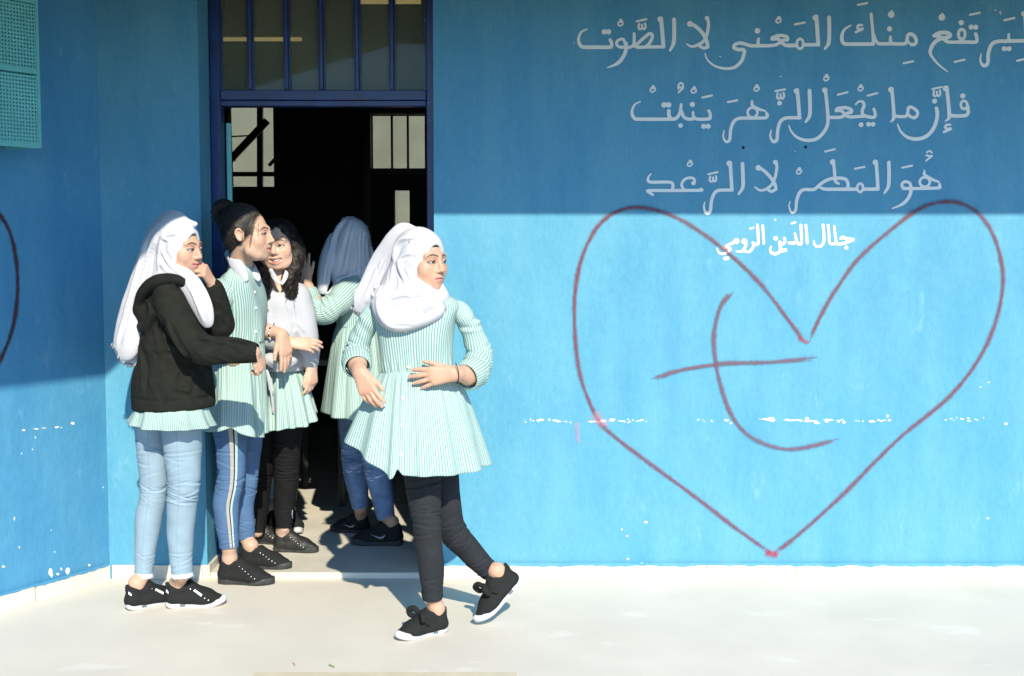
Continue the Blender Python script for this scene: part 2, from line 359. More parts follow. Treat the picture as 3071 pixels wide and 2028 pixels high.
for p in (1174, 1222, 1276):
    mk('mullion', *boxv((bx(p - 3, 400)[0], RB + .02, qz0), (bx(p + 3, 400)[0], RB + .06, qz1)), M['black'], far, smooth=False)
for a, b in ((1112, 1171), (1177, 1219), (1225, 1273), (1279, 1330)):
    mk('pane', *boxv((bx(a, 400)[0], RB + .035, qz0), (bx(b, 400)[0], RB + .04, qz1)), M['glass'], far, smooth=False)
mk('pane', *boxv((vx0, RB + .035, vz0), (vx1, RB + .04, vz1)), M['glass'], far, smooth=False)
win = thing('high_window', 'small high window with a tilted-open blue casement in the far wall', 'window', ((ox0 + ox1) / 2, RB - .03, oz0))
def wbar(a, b, w, y0=RB + .01, y1=RB + .05, name='bar', m=None):
    (xa, za), (xb, zb) = bx(*a), bx(*b); d = np.array((xb - xa, zb - za)); d /= np.linalg.norm(d); n = np.array((-d[1], d[0])) * w / 2
    q = [(xa + n[0], za + n[1]), (xb + n[0], zb + n[1]), (xb - n[0], zb - n[1]), (xa - n[0], za - n[1])]
    v = [(x, y0, z) for x, z in q] + [(x, y1, z) for x, z in q]
    mk(name, v, [(0, 3, 2, 1), (4, 5, 6, 7), (0, 1, 5, 4), (1, 2, 6, 5), (2, 3, 7, 6), (3, 0, 4, 7)], m or M['black'], win, smooth=False)
wbar((778, 318), (778, 560), .045, name='mullion', m=M['frame'])
wbar((681, 522), (822, 522), .035, name='transom_bar')
wbar((697, 318), (705, 560), .012, RB - .10, RB - .08)
wbar((681, 414), (770, 409), .010, RB - .10, RB - .08)
wbar((690, 512), (822, 372), .05, RB - .30, RB - .26, 'casement_rail')
wbar((842, 508), (955, 384), .022, RB - .5, RB - .47, 'casement_rail')
wbar((683, 430), (716, 486), .010, RB - .12, RB - .10, 'stay')
wbar((688, 502), (712, 474), .010, RB - .12, RB - .10, 'stay')
mk('pane', *boxv((ox0, RB + .06, oz0), (ox1, RB + .064, oz1)), M['glass'], win, smooth=False)
tag(mk('yard_wall', *merge([boxv((-9, 9.0, -0.02), (12, 9.3, 7.0)), boxv((-9, 4.8, -0.1), (12, 9.0, -0.02))])[:2], M['cream'], smooth=False), 'sunlit cream wall seen through the far windows', 'wall')
# lit tube lamp hanging under the classroom ceiling, seen through the transom
em = bpy.data.materials.new('warm tube light'); em.use_nodes = True; eb = em.node_tree.nodes['Principled BSDF']; eb.inputs['Base Color'].default_value = (.8, .7, .45, 1); eb.inputs['Emission Color'].default_value = (1, .72, .30, 1); eb.inputs['Emission Strength'].default_value = 0.35
for (xa, xb, py, yy, lab) in ((640, 905, 118, 2.4, 'warm tube lamp seen through the left transom panes'), (1080, 1262, 6, 1.9, 'warm tube lamp seen through the right transom panes')):
    a_, b_ = W(xa, py, yy), W(xb, py, yy); lp = thing('tube_lamp', lab, 'lamp', tuple((a_ + b_) / 2))
    mk('lamp_tube', *boxv((a_[0], yy - .012, a_[2] - .011), (b_[0], yy + .012, a_[2] + .011), .004), em, lp); mk('lamp_housing', *boxv((a_[0], yy - .03, a_[2] + .014), (b_[0], yy + .03, a_[2] + .05), .004), M['room'], lp, smooth=False)
    for xx in (a_[0] + .08, b_[0] - .08): mk('hanger', *boxv((xx - .004, yy - .004, a_[2] + .05), (xx + .004, yy + .004, H)), M['black'], lp, smooth=False)
# desk with a drink can and papers
dk = thing('desk', 'dark school desk inside doorway with papers and a red can', 'desk', (W(960, 1070, 1.5)[0], 1.5, 0.027))
zd = W(960, 1080, 1.35)[2]; dx0 = W(835, 1080, 1.35)[0]; dx1 = W(1040, 1080, 1.35)[0]
mk('desk_top', *boxv((dx0, 1.35, zd - .03), (dx1, 2.0, zd), .004), M['desk'], dk, smooth=False)
for x in (dx0 + .03, dx1 - .06):
    for y in (1.39, 1.93): mk('leg', *boxv((x, y, .027), (x + .03, y + .03, zd - .03)), M['black'], dk, smooth=False)
def lathe(prof, c, n=24):
    v = []; f = []
    for r, z in prof: v += [(c[0] + r * math.cos(2 * math.pi * i / n), c[1] + r * math.sin(2 * math.pi * i / n), c[2] + z) for i in range(n)]
    for k in range(len(prof) - 1):
        f += [(k * n + i, k * n + (i + 1) % n, (k + 1) * n + (i + 1) % n, (k + 1) * n + i) for i in range(n)]
    f.append(tuple(range(n - 1, -1, -1))); f.append(tuple((len(prof) - 1) * n + i for i in range(n)))
    return np.array(v), f
cc = np.array((W(942, 1000, 1.48)[0], 1.48, zd + 0.001))
can = thing('drink_can', 'red and white drink can standing on the dark desk', 'can', cc)
mk('can_body', *lathe([(.025, 0), (.030, .006), (.033, .012), (.033, .105), (.028, .118)], cc), M['red'], can)
mk('can_lid', *lathe([(.028, .1182), (.029, .121), (.026, .121)], cc), M['alu'], can)
v = []; f = []
for i in range(7):
    a = math.radians(-122 + i * 9)
    for z in (.03, .09): v.append((cc[0] + .0336 * math.cos(a), cc[1] + .0336 * math.sin(a), cc[2] + z))
    if i: f.append((2 * i - 2, 2 * i, 2 * i + 1, 2 * i - 1))
mk('can_print', v, f, M['paper'], can)
tag(mk('paper_sheet', *boxv((W(955, 1060, 1.4)[0], 1.38, zd + .001), (W(1030, 1060, 1.4)[0], 1.62, zd + .003)), mat('worksheet paper', (.30, .32, .36), .9, .1), smooth=False), 'sheet of paper lying on the dark desk', 'paper')

# ---------------------------------------------------------------- canopy roof over the walk (out of frame above; throws the shade)
HC = 2.62; cy = -1.403; cx = -0.675
P = [(12, cy), (cx, cy), (cx + WDIR[0] * 9, cy + WDIR[1] * 9), (XC + WDIR[0] * 9 - 1, WDIR[1] * 9), (XC - 1.0, -0.002), (12, -0.002)]
n = len(P); v = [(x, y, HC) for x, y in P] + [(x, y, HC + .18) for x, y in P]
cp = mk('canopy_roof', v, [tuple(range(n)), tuple(range(2 * n - 1, n - 1, -1))] + [(i, i + n, (i + 1) % n + n, (i + 1) % n) for i in range(n)], M['conc'], smooth=False)
tag(cp, 'concrete canopy roof shading the upper wall from above', 'roof')

# ---------------------------------------------------------------- perforated grille box on the wing wall
gr = thing('vent_grille', 'turquoise perforated metal grille box high on the left wing wall', 'grille', tuple(np.array((XC, 0, 2)) + WDIR * .5))
GD = 0.20
def wing(px, py, d=GD):
    """point of the plane d in front of the wing wall seen at that pixel"""
    u = (px - 1535.5) / FPX; v = (1014.0 - py) / FPX
    q = np.array((u, math.cos(TILT) + v * math.sin(TILT), -math.sin(TILT) + v * math.cos(TILT)))
    o = np.array((0, CAM_Y, CAM_Z)); c0 = np.array((XC, 0, 0)) + WNRM * d
    return o + q * (np.dot(c0 - o, WNRM) / np.dot(q, WNRM))
def ws(p): return float(np.dot(p - np.array((XC, 0, 0)), WDIR))
s0 = ws(wing(120, 300)); z0 = wing(118, 441)[2]
pz = [z0 - .002, wing(124, 222)[2], wing(128, 14)[2], 2.77]
s1 = s0 + 0.55
pit = 0.0142
parts = []
for q in range(3):
    za, zb = pz[q] + .016, pz[q + 1] - .004
    nz = int((zb - za) / pit)
    for i in range(nz + 1): parts.append(wingbox(s0 + .015, s1, GD - .0015, GD, za + i * pit - .0036, za + i * pit + .0036))
    ns = int((s1 - s0 - .02) / pit)
    for i in range(ns + 1): parts.append(wingbox(s0 + .015 + i * pit - .0036, s0 + .015 + i * pit + .0036, GD - .0022, GD - .0007, za - .004, za + nz * pit + .004))
tag(mk('perforated_sheet', *merge(parts)[:2], M['turq'], gr, smooth=False), kind='stuff')
mk('grille_frame', *merge([wingbox(s0, s0 + .013, 0.0, GD + .003, z0 - .003, 2.78), wingbox(s0 + .013, s1, GD - .004, GD + .002, pz[0] - .004, pz[0] + .013), wingbox(s0 + .013, s1, GD - .004, GD + .002, pz[1] - .004, pz[1] + .013), wingbox(s0 + .013, s1, GD - .004, GD + .002, pz[2] - .004, pz[2] + .013)])[:2], M['turq'], gr, smooth=False)

# ---------------------------------------------------------------- small litter and the strip at the very front
a = G(765, 2019)
e = G(1550, 2018)
tag(mk('paving_strip', *boxv((a[0], -1.75, 0.0005), (e[0], a[1], 0.004)), mat('beige stone strip', (.64, .56, .41), .6, .4, vary=(8, .1)), smooth=False), kind='structure')
def scrap(name, px, py, cols, label, seed, L=.014):
    r = random.Random(seed); c = G(px, py); v = []; f = []
    n = 7
    for i in range(n):
        t = i / (n - 1) - .5
        for s_ in (-1, 1): v.append((c[0] + t * L * 2 + r.uniform(-.002, .002), c[1] + s_ * L * .45 - t * .03 + r.uniform(-.002, .002), .002 + abs(math.sin(i * 1.7 + s_)) * .006))
        if i: k = 2 * i; f.append((k - 2, k, k + 1, k - 1))
    tag(mk(name, v, f, mat(name + ' print', cols, .4, .5, vary=(120, .6))), label, 'litter')
scrap('candy_wrapper', 881, 1995, (.75, .10, .30), 'tiny pink candy wrapper on the pale ground', 3, .006)
scrap('candy_wrapper', 995, 2001, (.45, .55, .16), 'tiny yellow-green wrapper scrap on the pale ground', 4, .011)
# ================================================================ painted writing, graffiti and chipped paint
TEXT = []      # (line, [(px,py)...], width px, w0, w1)
def blk(ox, oy, s, line):
    def st(w, pts, w0=1.0, w1=1.0): TEXT.append((line, [(ox + x / s, oy + y / s) for x, y in pts], w / s, w0, w1))
    def dot(*cs):
        for x, y, r in cs: st(2 * r, [(x, y), (x + .5, y)])
    def ring(x, y, rx, ry, w): st(w, [(x + rx * math.cos(a), y + ry * math.sin(a)) for a in np.linspace(0, 2 * math.pi, 15)])
    def suk(x, y, k=1.0):
        st(15 * k, [(x - 26 * k, y + 8 * k), (x - 17 * k, y + 26 * k), (x + 5 * k, y + 27 * k), (x + 26 * k, y + 10 * k)])
        st(17 * k, [(x - 18 * k, y - 10 * k), (x - 2 * k, y - 8 * k), (x + 8 * k, y - 18 * k)])
        st(17 * k, [(x + 8 * k, y - 18 * k), (x + 25 * k, y - 4 * k)]); st(14 * k, [(x - 6 * k, y - 30 * k), (x + 8 * k, y - 33 * k), (x + 16 * k, y - 26 * k)])
    def shd(x, y, k=1.0):
        st(20 * k, [(x - 30 * k, y - 26 * k), (x - 36 * k, y + 14 * k), (x - 18 * k, y + 28 * k), (x, y + 12 * k), (x, y - 18 * k)])
        st(20 * k, [(x, y + 12 * k), (x + 20 * k, y + 26 * k), (x + 36 * k, y + 2 * k), (x + 30 * k, y - 32 * k)])
    return st, dot, ring, suk, shd
st, dot, ring, suk, shd = blk(1700, 0, 3.3929, 0)
st(34, [(205, 300), (150, 325), (122, 380), (122, 430), (150, 475), (200, 482), (300, 482), (420, 482), (452, 475), (455, 440), (440, 408)], .4, .9)
dot((380, 326, 24), (424, 325, 24)); suk(545, 235)
st(26, [(590, 440), (575, 402), (540, 402), (508, 425), (510, 460), (540, 480), (600, 480)]); st(34, [(600, 440), (598, 520), (560, 600), (500, 655), (412, 690)], 1, .35)
st(28, [(540, 482), (640, 482), (680, 450), (685, 345)]); st(30, [(715, 450), (780, 390), (840, 345), (868, 360), (862, 400), (830, 455), (790, 482)])
st(30, [(680, 465), (720, 482), (770, 482), (830, 480), (980, 478)]); st(36, [(982, 476), (972, 350), (957, 190)]); dot((950, 197, 26))
st(36, [(1090, 200), (1092, 330), (1085, 440), (1050, 515)], 1, .6); shd(765, 272); st(20, [(710, 220), (808, 197)])
st(34, [(1250, 242), (1310, 270), (1380, 340), (1422, 420), (1432, 478)]); dot((1252, 245, 27)); st(30, [(1430, 185), (1440, 240), (1430, 330), (1400, 410), (1340, 455), (1270, 475), (1220, 450)], 1, .5); dot((1425, 187, 21)); st(28, [(1432, 478), (1400, 492), (1355, 475)])
st(32, [(1405, 545), (1430, 610), (1500, 670), (1600, 698), (1700, 688), (1770, 630), (1798, 560), (1800, 510), (1740, 505), (1700, 488), (1710, 455), (1770, 440), (1850, 462), (1900, 468), (2060, 466)], .35, 1)
st(30, [(1950, 395), (1945, 440), (1958, 468)], .8, 1); dot((1938, 315, 25))
st(30, [(2060, 466), (2130, 456), (2200, 412), (2243, 408), (2235, 375), (2160, 362), (2088, 385)]); st(30, [(2085, 400), (2150, 400), (2190, 440), (2240, 466), (2340, 466)]); suk(2152, 205)
st, dot, ring, suk, shd = blk(2371, 0, 3.3929, 0)
st(20, [(44, 250), (142, 230)]); ring(95, 447, 33, 50, 25); st(32, [(-60, 462), (60, 462)]); st(32, [(130, 458), (280, 456)]); st(36, [(280, 456), (272, 330), (262, 168)]); dot((252, 182, 27))
st(36, [(390, 180), (392, 320), (385, 440), (348, 497)], 1, .6); st(20, [(684, 52), (777, 33)])
st(34, [(612, 260), (555, 295), (525, 345), (522, 410), (545, 446), (600, 450), (700, 450), (838, 450)], .4, 1); st(28, [(840, 450), (835, 330), (818, 145)])
st(22, [(725, 258), (692, 256), (677, 283), (700, 298), (730, 292)]); st(24, [(732, 296), (664, 328)])
st(28, [(845, 340), (868, 415), (900, 446), (1000, 448)], .6, 1); st(30, [(1015, 375), (1015, 420), (1030, 446)], .8, 1); st(32, [(900, 447), (1030, 447), (1160, 445), (1183, 400), (1192, 360), (1222, 347), (1260, 372), (1278, 420), (1260, 453), (1225, 454)])
st(26, [(1180, 395), (1200, 435)]); dot((1005, 295, 24), (1022, 150, 30), (1028, 118, 12)); st(20, [(1149, 645), (1245, 625)])
st(36, [(1595, 730), (1500, 655), (1432, 570), (1420, 520), (1450, 450), (1510, 402), (1600, 380), (1622, 355), (1580, 333), (1510, 338), (1460, 365)], .35, 1); st(30, [(1460, 368), (1510, 372), (1560, 402), (1600, 428), (1700, 430)])
ring(1740, 350, 34, 50, 28); st(32, [(1690, 430), (1800, 430), (1885, 428), (1893, 390), (1882, 347)]); dot((1735, 232, 24), (1835, 277, 23), (1883, 279, 23), (1537, 178, 30), (1543, 146, 12)); st(20, [(1824, 152), (1922, 132)]); st(20, [(1668, 632), (1769, 608)])
st(34, [(1938, 550), (1928, 610), (1945, 655), (1975, 670), (2005, 640), (2010, 550), (2040, 460), (2100, 424), (2200, 420), (2400, 415)], .35, 1); st(28, [(2218, 350), (2218, 395), (2232, 416)], .8, 1); dot((2172, 497, 23), (2221, 497, 23)); st(20, [(2174, 208), (2275, 184)]); st(20, [(2302, 620), (2395, 598)])
st(36, [(2395, 415), (2392, 280), (2382, 135)]); dot((2372, 142, 25))
st, dot, ring, suk, shd = blk(1860, 200, 3.3929, 1)
st(32, [(205, 355), (150, 385), (122, 440), (122, 490), (150, 530), (200, 535), (480, 535), (560, 530), (598, 490), (612, 440), (620, 385)], .4, .8); st(34, [(512, 528), (494, 490), (494, 452)]); dot((445, 390, 25), (492, 390, 25), (613, 600, 21))
st(30, [(620, 450), (645, 510), (685, 534), (735, 534)]); st(30, [(740, 465), (745, 505), (780, 534), (900, 532), (915, 510), (914, 480), (900, 450)], .8, .9); dot((733, 385, 24), (848, 608, 23), (894, 608, 23)); suk(330, 230); suk(747, 240)
st(18, [(592, 225), (592, 190), (617, 166), (640, 190), (630, 225), (592, 263)]); st(16, [(596, 205), (640, 222)]); st(20, [(836, 315), (933, 294)])
st(30, [(1057, 652), (1047, 700), (1060, 748), (1088, 766), (1114, 740), (1124, 640), (1155, 560), (1210, 527), (1300, 525), (1400, 524), (1480, 520), (1496, 497), (1488, 478)], .4, 1); ring(1345, 468, 50, 50, 24); st(32, [(1340, 352), (1345, 398), (1400, 430), (1478, 453)], .7, .5); st(20, [(1094, 362), (1190, 343)]); suk(1386, 220)
st(32, [(1537, 647), (1525, 700), (1540, 748), (1566, 764), (1594, 740), (1603, 640), (1630, 560), (1690, 523), (1826, 522)], .4, 1); st(34, [(1822, 520), (1815, 400), (1800, 238)]); dot((1791, 249, 25), (1620, 372, 22)); shd(1631, 300); st(20, [(1578, 250), (1675, 232)])
st(36, [(1925, 246), (1930, 400), (1925, 500), (1887, 563)], 1, .6)
st(32, [(1715, 600), (1740, 660), (1800, 720), (1890, 750), (1990, 738), (2060, 680), (2105, 600), (2112, 520), (2102, 380), (2086, 232)], .4, 1.05); dot((2080, 240, 25)); suk(2095, 115)
st, dot, ring, suk, shd = blk(2400, 200, 3.9583, 1)
st(22, [(444, 335), (559, 305)]); suk(714, 255, 1.15); st(22, [(799, 345), (914, 315)])
st(36, [(335, 603), (480, 600), (560, 552), (603, 543), (600, 510), (530, 487), (440, 500), (425, 525)]); st(34, [(425, 520), (490, 528), (530, 570), (580, 598), (700, 592), (760, 590)])
st(36, [(655, 450), (690, 417), (738, 417), (755, 460), (735, 520), (742, 570), (800, 595), (875, 600), (888, 560), (872, 505)], .5, .9); dot((720, 690, 26), (808, 685, 25), (862, 685, 25))
st(38, [(1070, 655), (1105, 615), (1105, 500), (1085, 262)], .4, 1); dot((1074, 275, 31)); st(34, [(1108, 555), (1140, 590), (1250, 590), (1274, 540), (1282, 492), (1320, 482), (1385, 530), (1385, 580), (1350, 608), (1300, 590), (1275, 560)])
st(40, [(1153, 685), (1190, 770), (1270, 838), (1380, 860), (1490, 830), (1570, 750), (1612, 650), (1625, 560), (1615, 495)], .4, 1.1); dot((1592, 410, 27)); shd(1620, 320, 1.15); st(22, [(1566, 267), (1678, 243)])
st(40, [(1720, 648), (1765, 600), (1757, 450), (1737, 248)], .4, 1); dot((1725, 260, 31)); st(38, [(1762, 555), (1800, 583), (1940, 583), (1988, 555), (1985, 470)]); ring(1942, 455, 38, 48, 28); dot((1927, 348, 28)); st(26, [(1778, 692), (1735, 692), (1716, 720), (1740, 738), (1785, 734)]); st(28, [(1785, 740), (1704, 776)])
st, dot, ring, suk, shd = blk(1900, 430, 3.9583, 2)
st(34, [(210, 362), (180, 395), (170, 435), (190, 458), (250, 462), (430, 462), (466, 495), (460, 550)], .4, 1); st(34, [(228, 612), (190, 585), (178, 562), (400, 561), (600, 560), (795, 557), (800, 545)], .8, 1); st(30, [(710, 475), (725, 450), (710, 418), (660, 410), (602, 432), (570, 490), (592, 545)]); dot((710, 474, 23)); suk(667, 240, 1.12)
st(36, [(847, 697), (834, 750), (850, 812), (878, 832), (910, 798), (925, 680), (960, 592), (1020, 558), (1168, 555)], .35, 1); st(38, [(1166, 554), (1158, 420), (1145, 228)]); dot((1135, 240, 31)); shd(942, 425, 1.1); st(22, [(888, 367), (996, 343)])
st(40, [(1292, 243), (1298, 400), (1295, 520), (1247, 602)], 1, .6)
st(36, [(1480, 290), (1540, 320), (1620, 400), (1678, 490), (1688, 545)]); dot((1481, 292, 31)); st(32, [(1690, 215), (1700, 290), (1680, 400), (1640, 490), (1570, 545), (1500, 558), (1442, 522)], 1, .6); dot((1682, 226, 26)); st(32, [(1690, 545), (1640, 572), (1602, 556)]); suk(1962, 330, 1.15)
st, dot, ring, suk, shd = blk(2300, 430, 3.9583, 2)
st(36, [(275, 690), (262, 745), (280, 808), (306, 824), (340, 790), (352, 680), (385, 590), (440, 550), (560, 546), (640, 480), (740, 425), (860, 414), (938, 432), (962, 490), (955, 530)], .35, 1); st(38, [(610, 515), (680, 543), (800, 545), (1050, 545)], .5, 1); st(34, [(787, 205), (800, 330), (812, 450), (850, 478)], 1, .8); dot((777, 222, 29))
ring(1105, 528, 34, 50, 28); st(38, [(1145, 545), (1316, 543)]); st(38, [(1316, 543), (1308, 400), (1295, 218)]); dot((1285, 226, 30)); st(40, [(1445, 228), (1448, 380), (1440, 510), (1393, 590)], 1, .6)
st(22, [(688, 98), (804, 71)]); st(22, [(1042, 303), (1156, 280)]); st(22, [(1604, 290), (1721, 265)])
st(32, [(1705, 500), (1690, 470), (1640, 455), (1602, 482), (1606, 520), (1640, 538)]); st(34, [(1620, 537), (1800, 537), (2030, 530), (2048, 510), (2048, 490)]); st(38, [(1705, 510), (1705, 580), (1670, 660), (1600, 725), (1484, 775)], 1, .35); ring(1872, 460, 60, 56, 28); st(36, [(1868, 325), (1870, 375), (1950, 425), (2038, 458)], .6, .6)
st(20, [(1897, 108), (1932, 90), (1955, 113)]); st(22, [(1892, 145), (1930, 152), (1958, 152)]); st(20, [(1948, 160), (1888, 206)])
st, dot, ring, suk, shd = blk(2100, 640, 4.75, 3)
st(44, [(2175, 372), (2100, 368), (2030, 345), (1998, 360)], .9, .7); st(36, [(2178, 378), (2100, 410), (1990, 440), (1942, 425), (1925, 350), (1907, 185)], 1, .8); dot((2077, 490, 27))
st(34, [(1945, 428), (1880, 437), (1842, 420), (1832, 300), (1818, 170)]); st(36, [(1747, 165), (1757, 280), (1760, 400), (1720, 463), (1660, 473), (1624, 440), (1618, 392)], 1, .6)
st(34, [(1502, 170), (1515, 300), (1520, 425)]); st(38, [(1432, 170), (1440, 300), (1438, 425), (1405, 440), (1375, 400), (1347, 290)], 1, .8); st(46, [(1372, 402), (1330, 424), (1265, 422)], .8, .8); st(28, [(1302, 144), (1350, 130)])
st(36, [(1198, 355), (1203, 410), (1170, 438), (1132, 410)]); st(40, [(1132, 412), (1138, 530), (1080, 575), (1025, 568), (997, 530), (1007, 475)], 1, .6); dot((1170, 530, 26), (1210, 525, 24), (1072, 357, 29), (1067, 92, 13))
st(34, [(887, 178), (897, 300), (903, 428)]); st(36, [(812, 165), (822, 300), (825, 420), (795, 447), (748, 420)]); st(36, [(765, 432), (742, 500), (690, 548), (622, 545)], 1, .6); dot((627, 400, 38)); st(36, [(650, 410), (640, 480), (590, 540), (512, 545)], 1, .5); dot((513, 395, 38)); st(36, [(490, 412), (420, 440), (368, 470), (400, 490), (428, 505), (400, 545), (320, 578), (262, 560), (238, 500)], 1, .5); dot((352, 645, 24), (388, 638, 22)); st(26, [(708, 218), (756, 206)])

def crom(pts, per=10):
    P = [np.array(p, float) for p in pts]
    if len(P) < 3: return np.array([P[0] + (P[-1] - P[0]) * t for t in np.linspace(0, 1, per)])
    out = []
    E = [2 * P[0] - P[1]] + P + [2 * P[-1] - P[-2]]
    for i in range(1, len(E) - 2):
        p0, p1, p2, p3 = E[i - 1:i + 3]
        for t in np.linspace(0, 1, per, endpoint=False):
            out.append(.5 * ((2 * p1) + (-p0 + p2) * t + (2 * p0 - 5 * p1 + 4 * p2 - p3) * t * t + (-p0 + 3 * p1 - 3 * p2 + p3) * t ** 3))
    out.append(P[-1]); return np.array(out)

def paint_mesh(strokes, yoff, cell=0.0026):
    """union of round-brush strokes (wall coordinates x, z) as one flat sheet"""
    allp = np.concatenate([s[0] for s in strokes]); mw = max(s[1].max() for s in strokes)
    lo = allp.min(0) - mw - 2 * cell; hi = allp.max(0) + mw + 2 * cell
    nx, nz = (np.ceil((hi - lo) / cell)).astype(int) + 1
    F = np.full((nx, nz), 1.0, np.float32)
    xs = lo[0] + np.arange(nx) * cell; zs = lo[1] + np.arange(nz) * cell
    for P, Wd in strokes:
        for a, b, ra, rb in zip(P[:-1], P[1:], Wd[:-1], Wd[1:]):
            r = max(ra, rb) + 3 * cell
            i0 = max(0, int((min(a[0], b[0]) - r - lo[0]) / cell)); i1 = min(nx, int((max(a[0], b[0]) + r - lo[0]) / cell) + 2)
            j0 = max(0, int((min(a[1], b[1]) - r - lo[1]) / cell)); j1 = min(nz, int((max(a[1], b[1]) + r - lo[1]) / cell) + 2)
            X = xs[i0:i1, None] - a[0]; Z = zs[None, j0:j1] - a[1]; d = b - a; dd = max(1e-12, float(d @ d))
            t = np.clip((X * d[0] + Z * d[1]) / dd, 0, 1)
            D = np.hypot(X - t * d[0], Z - t * d[1]) - (ra + (rb - ra) * t)
            F[i0:i1, j0:j1] = np.minimum(F[i0:i1, j0:j1], D)
    ins = F < 0
    V = []; idx = {}; faces = []
    def vert(k, x, z):
        if k not in idx: idx[k] = len(V); V.append((x, yoff, z))
        return idx[k]
    c4 = ins[:-1, :-1].astype(int) + ins[1:, :-1] + ins[1:, 1:] + ins[:-1, 1:]
    for i in range(nx - 1):                       # full cells merged into runs
        j = 0; row = c4[i]
        full = np.flatnonzero(row == 4)
        if len(full):
            br = np.flatnonzero(np.diff(full) > 1); st_ = np.r_[full[0], full[br + 1]]; en = np.r_[full[br], full[-1]]
            for a, b in zip(st_, en):
                q = [(i, a), (i + 1, a), (i + 1, b + 1), (i, b + 1)]
                faces.append([vert(('c',) + k, xs[k[0]], zs[k[1]]) for k in q])
        for j in np.flatnonzero((row > 0) & (row < 4)):
            q = [(i, j), (i + 1, j), (i + 1, j + 1), (i, j + 1)]; poly = []
            for k in range(4):
                a, b = q[k], q[(k + 1) % 4]; fa, fb = F[a], F[b]
                if fa < 0: poly.append(vert(('c',) + a, xs[a[0]], zs[a[1]]))
                if (fa < 0) != (fb < 0):
                    t = fa / (fa - fb); kk = ('e',) + min(a, b) + max(a, b)
                    poly.append(vert(kk, xs[a[0]] + (xs[b[0]] - xs[a[0]]) * t, zs[a[1]] + (zs[b[1]] - zs[a[1]]) * t))
            if len(poly) > 2: faces.append(poly)
    return V, faces

LBL = ['first line of white Arabic verse painted at the top of the wall', 'second line of white Arabic verse', 'third line of white Arabic verse just above the sunlit band', 'small white Arabic signature inside the heart']
for ln in range(4):
    S_ = []
    for l, pts, w, w0, w1 in TEXT:
        if l != ln: continue
        c = crom(pts, 8); q = np.array([W(x, y, 0)[[0, 2]] for x, y in c])
        t = np.linspace(0, 1, len(q)); hw = w * 1.1 / 2 / (FPX / 5.55)
        ww = hw * np.minimum(np.minimum(1, w0 + (1 - w0) * t / .35), np.minimum(1, w1 + (1 - w1) * (1 - t) / .35) if w1 < 1 else 1)
        S_.append((q, ww))
    v, f = paint_mesh(S_, -0.0022)
    mk('painted_verse', v, f, M['white'], bw, smooth=False, label=LBL[ln])

# sprayed strokes
def spray(name, pts, wpx, mt, parent, label, tf, off, dens_noise=0.12):
    c = crom(pts, 10); v = []; uv = []; f = []; n = len(c); acc = 0
    T = np.gradient(c, axis=0); T /= np.linalg.norm(T, axis=1)[:, None] + 1e-9
    NS = 7
    for i in range(n):
        nrm = np.array((-T[i][1], T[i][0])); hw = wpx * (1 + dens_noise * math.sin(i * .37) + dens_noise * .6 * math.sin(i * .91 + 2)) / 2
        if i: acc += np.linalg.norm(c[i] - c[i - 1])
        for k in range(NS):
            s = -1 + 2 * k / (NS - 1); p = c[i] + nrm * hw * s
            e = min(i, n - 1 - i) / 4.0; vv = s if e >= 1 else math.copysign(max(abs(s), (1 - e)), s if s else 1)
            v.append(tf(p[0], p[1], off)); uv.append((acc, vv))
        if i:
            for k in range(NS - 1): a = (i - 1) * NS + k; f.append((a, a + NS, a + NS + 1, a + 1))
    return mk(name, v, f, mt, parent, uv=uv, smooth=False, label=label)
K = 3071 / 2374.0
def on_wall(px, py, off): p = W(px, py, 0).copy(); p[1] = -off; return tuple(p)
def on_wing(px, py, off): return tuple(wing(px, py, off))
M['spray'] = spray_mat('dull red spray paint', (0.205, 0.032, 0.050), 0.88, 0.8)
M['spray2'] = spray_mat('purple grey spray paint', (0.17, 0.085, 0.125), 0.85, 0.6)
M['sprayR'] = spray_mat('bright red spray paint', (0.45, 0.012, 0.035), 0.95, 0.95)
M['sprayP'] = spray_mat('thin pink overspray', (0.75, 0.30, 0.42), 0.5, 0.9)
M['sprayD'] = spray_mat('dark maroon spray paint', (0.075, 0.014, 0.026), 0.95, 0.6)
HL = [(1866, 793), (1830, 745), (1760, 655), (1680, 580), (1600, 522), (1530, 490), (1460, 482), (1400, 510), (1360, 570), (1337, 650), (1332, 750), (1345, 870), (1385, 970), (1420, 1008), (1480, 1055), (1600, 1143), (1700, 1220), (1786, 1282)]
HR = [(1796, 1282), (1850, 1240), (1950, 1150), (2080, 1020), (2200, 920), (2270, 830), (2310, 740), (2325, 650), (2312, 570), (2282, 510), (2240, 477), (2190, 468), (2130, 485), (2060, 537), (1990, 600), (1940, 668), (1908, 722), (1874, 792)]
sc = lambda L_: [(x * K, y * K) for x, y in L_]
spray('graffiti_stroke', sc(HL), 25, M['spray'], bw, 'left half of the sprayed heart outline', on_wall, .0040)
spray('graffiti_stroke', sc(HR), 25, M['spray'], bw, 'right half of the sprayed heart outline', on_wall, .0046)
spray('graffiti_stroke', sc([(1510, 880), (1580, 858), (1680, 843), (1780, 840), (1895, 830)]), 24, M['spray2'], bw, 'crossbar scrawl inside the heart', on_wall, .0040)
spray('graffiti_stroke', sc([(1698, 676), (1670, 712), (1655, 780), (1663, 860), (1690, 950), (1730, 1005), (1790, 1035), (1850, 1040), (1945, 1018)]), 24, M['spray2'], bw, 'curved hook scrawl inside the heart', on_wall, .0046)
spray('graffiti_blob', sc([(1772, 1278), (1788, 1284), (1806, 1286)]), 42, M['sprayR'], bw, 'red paint blot at the tip of the heart', on_wall, .0052)
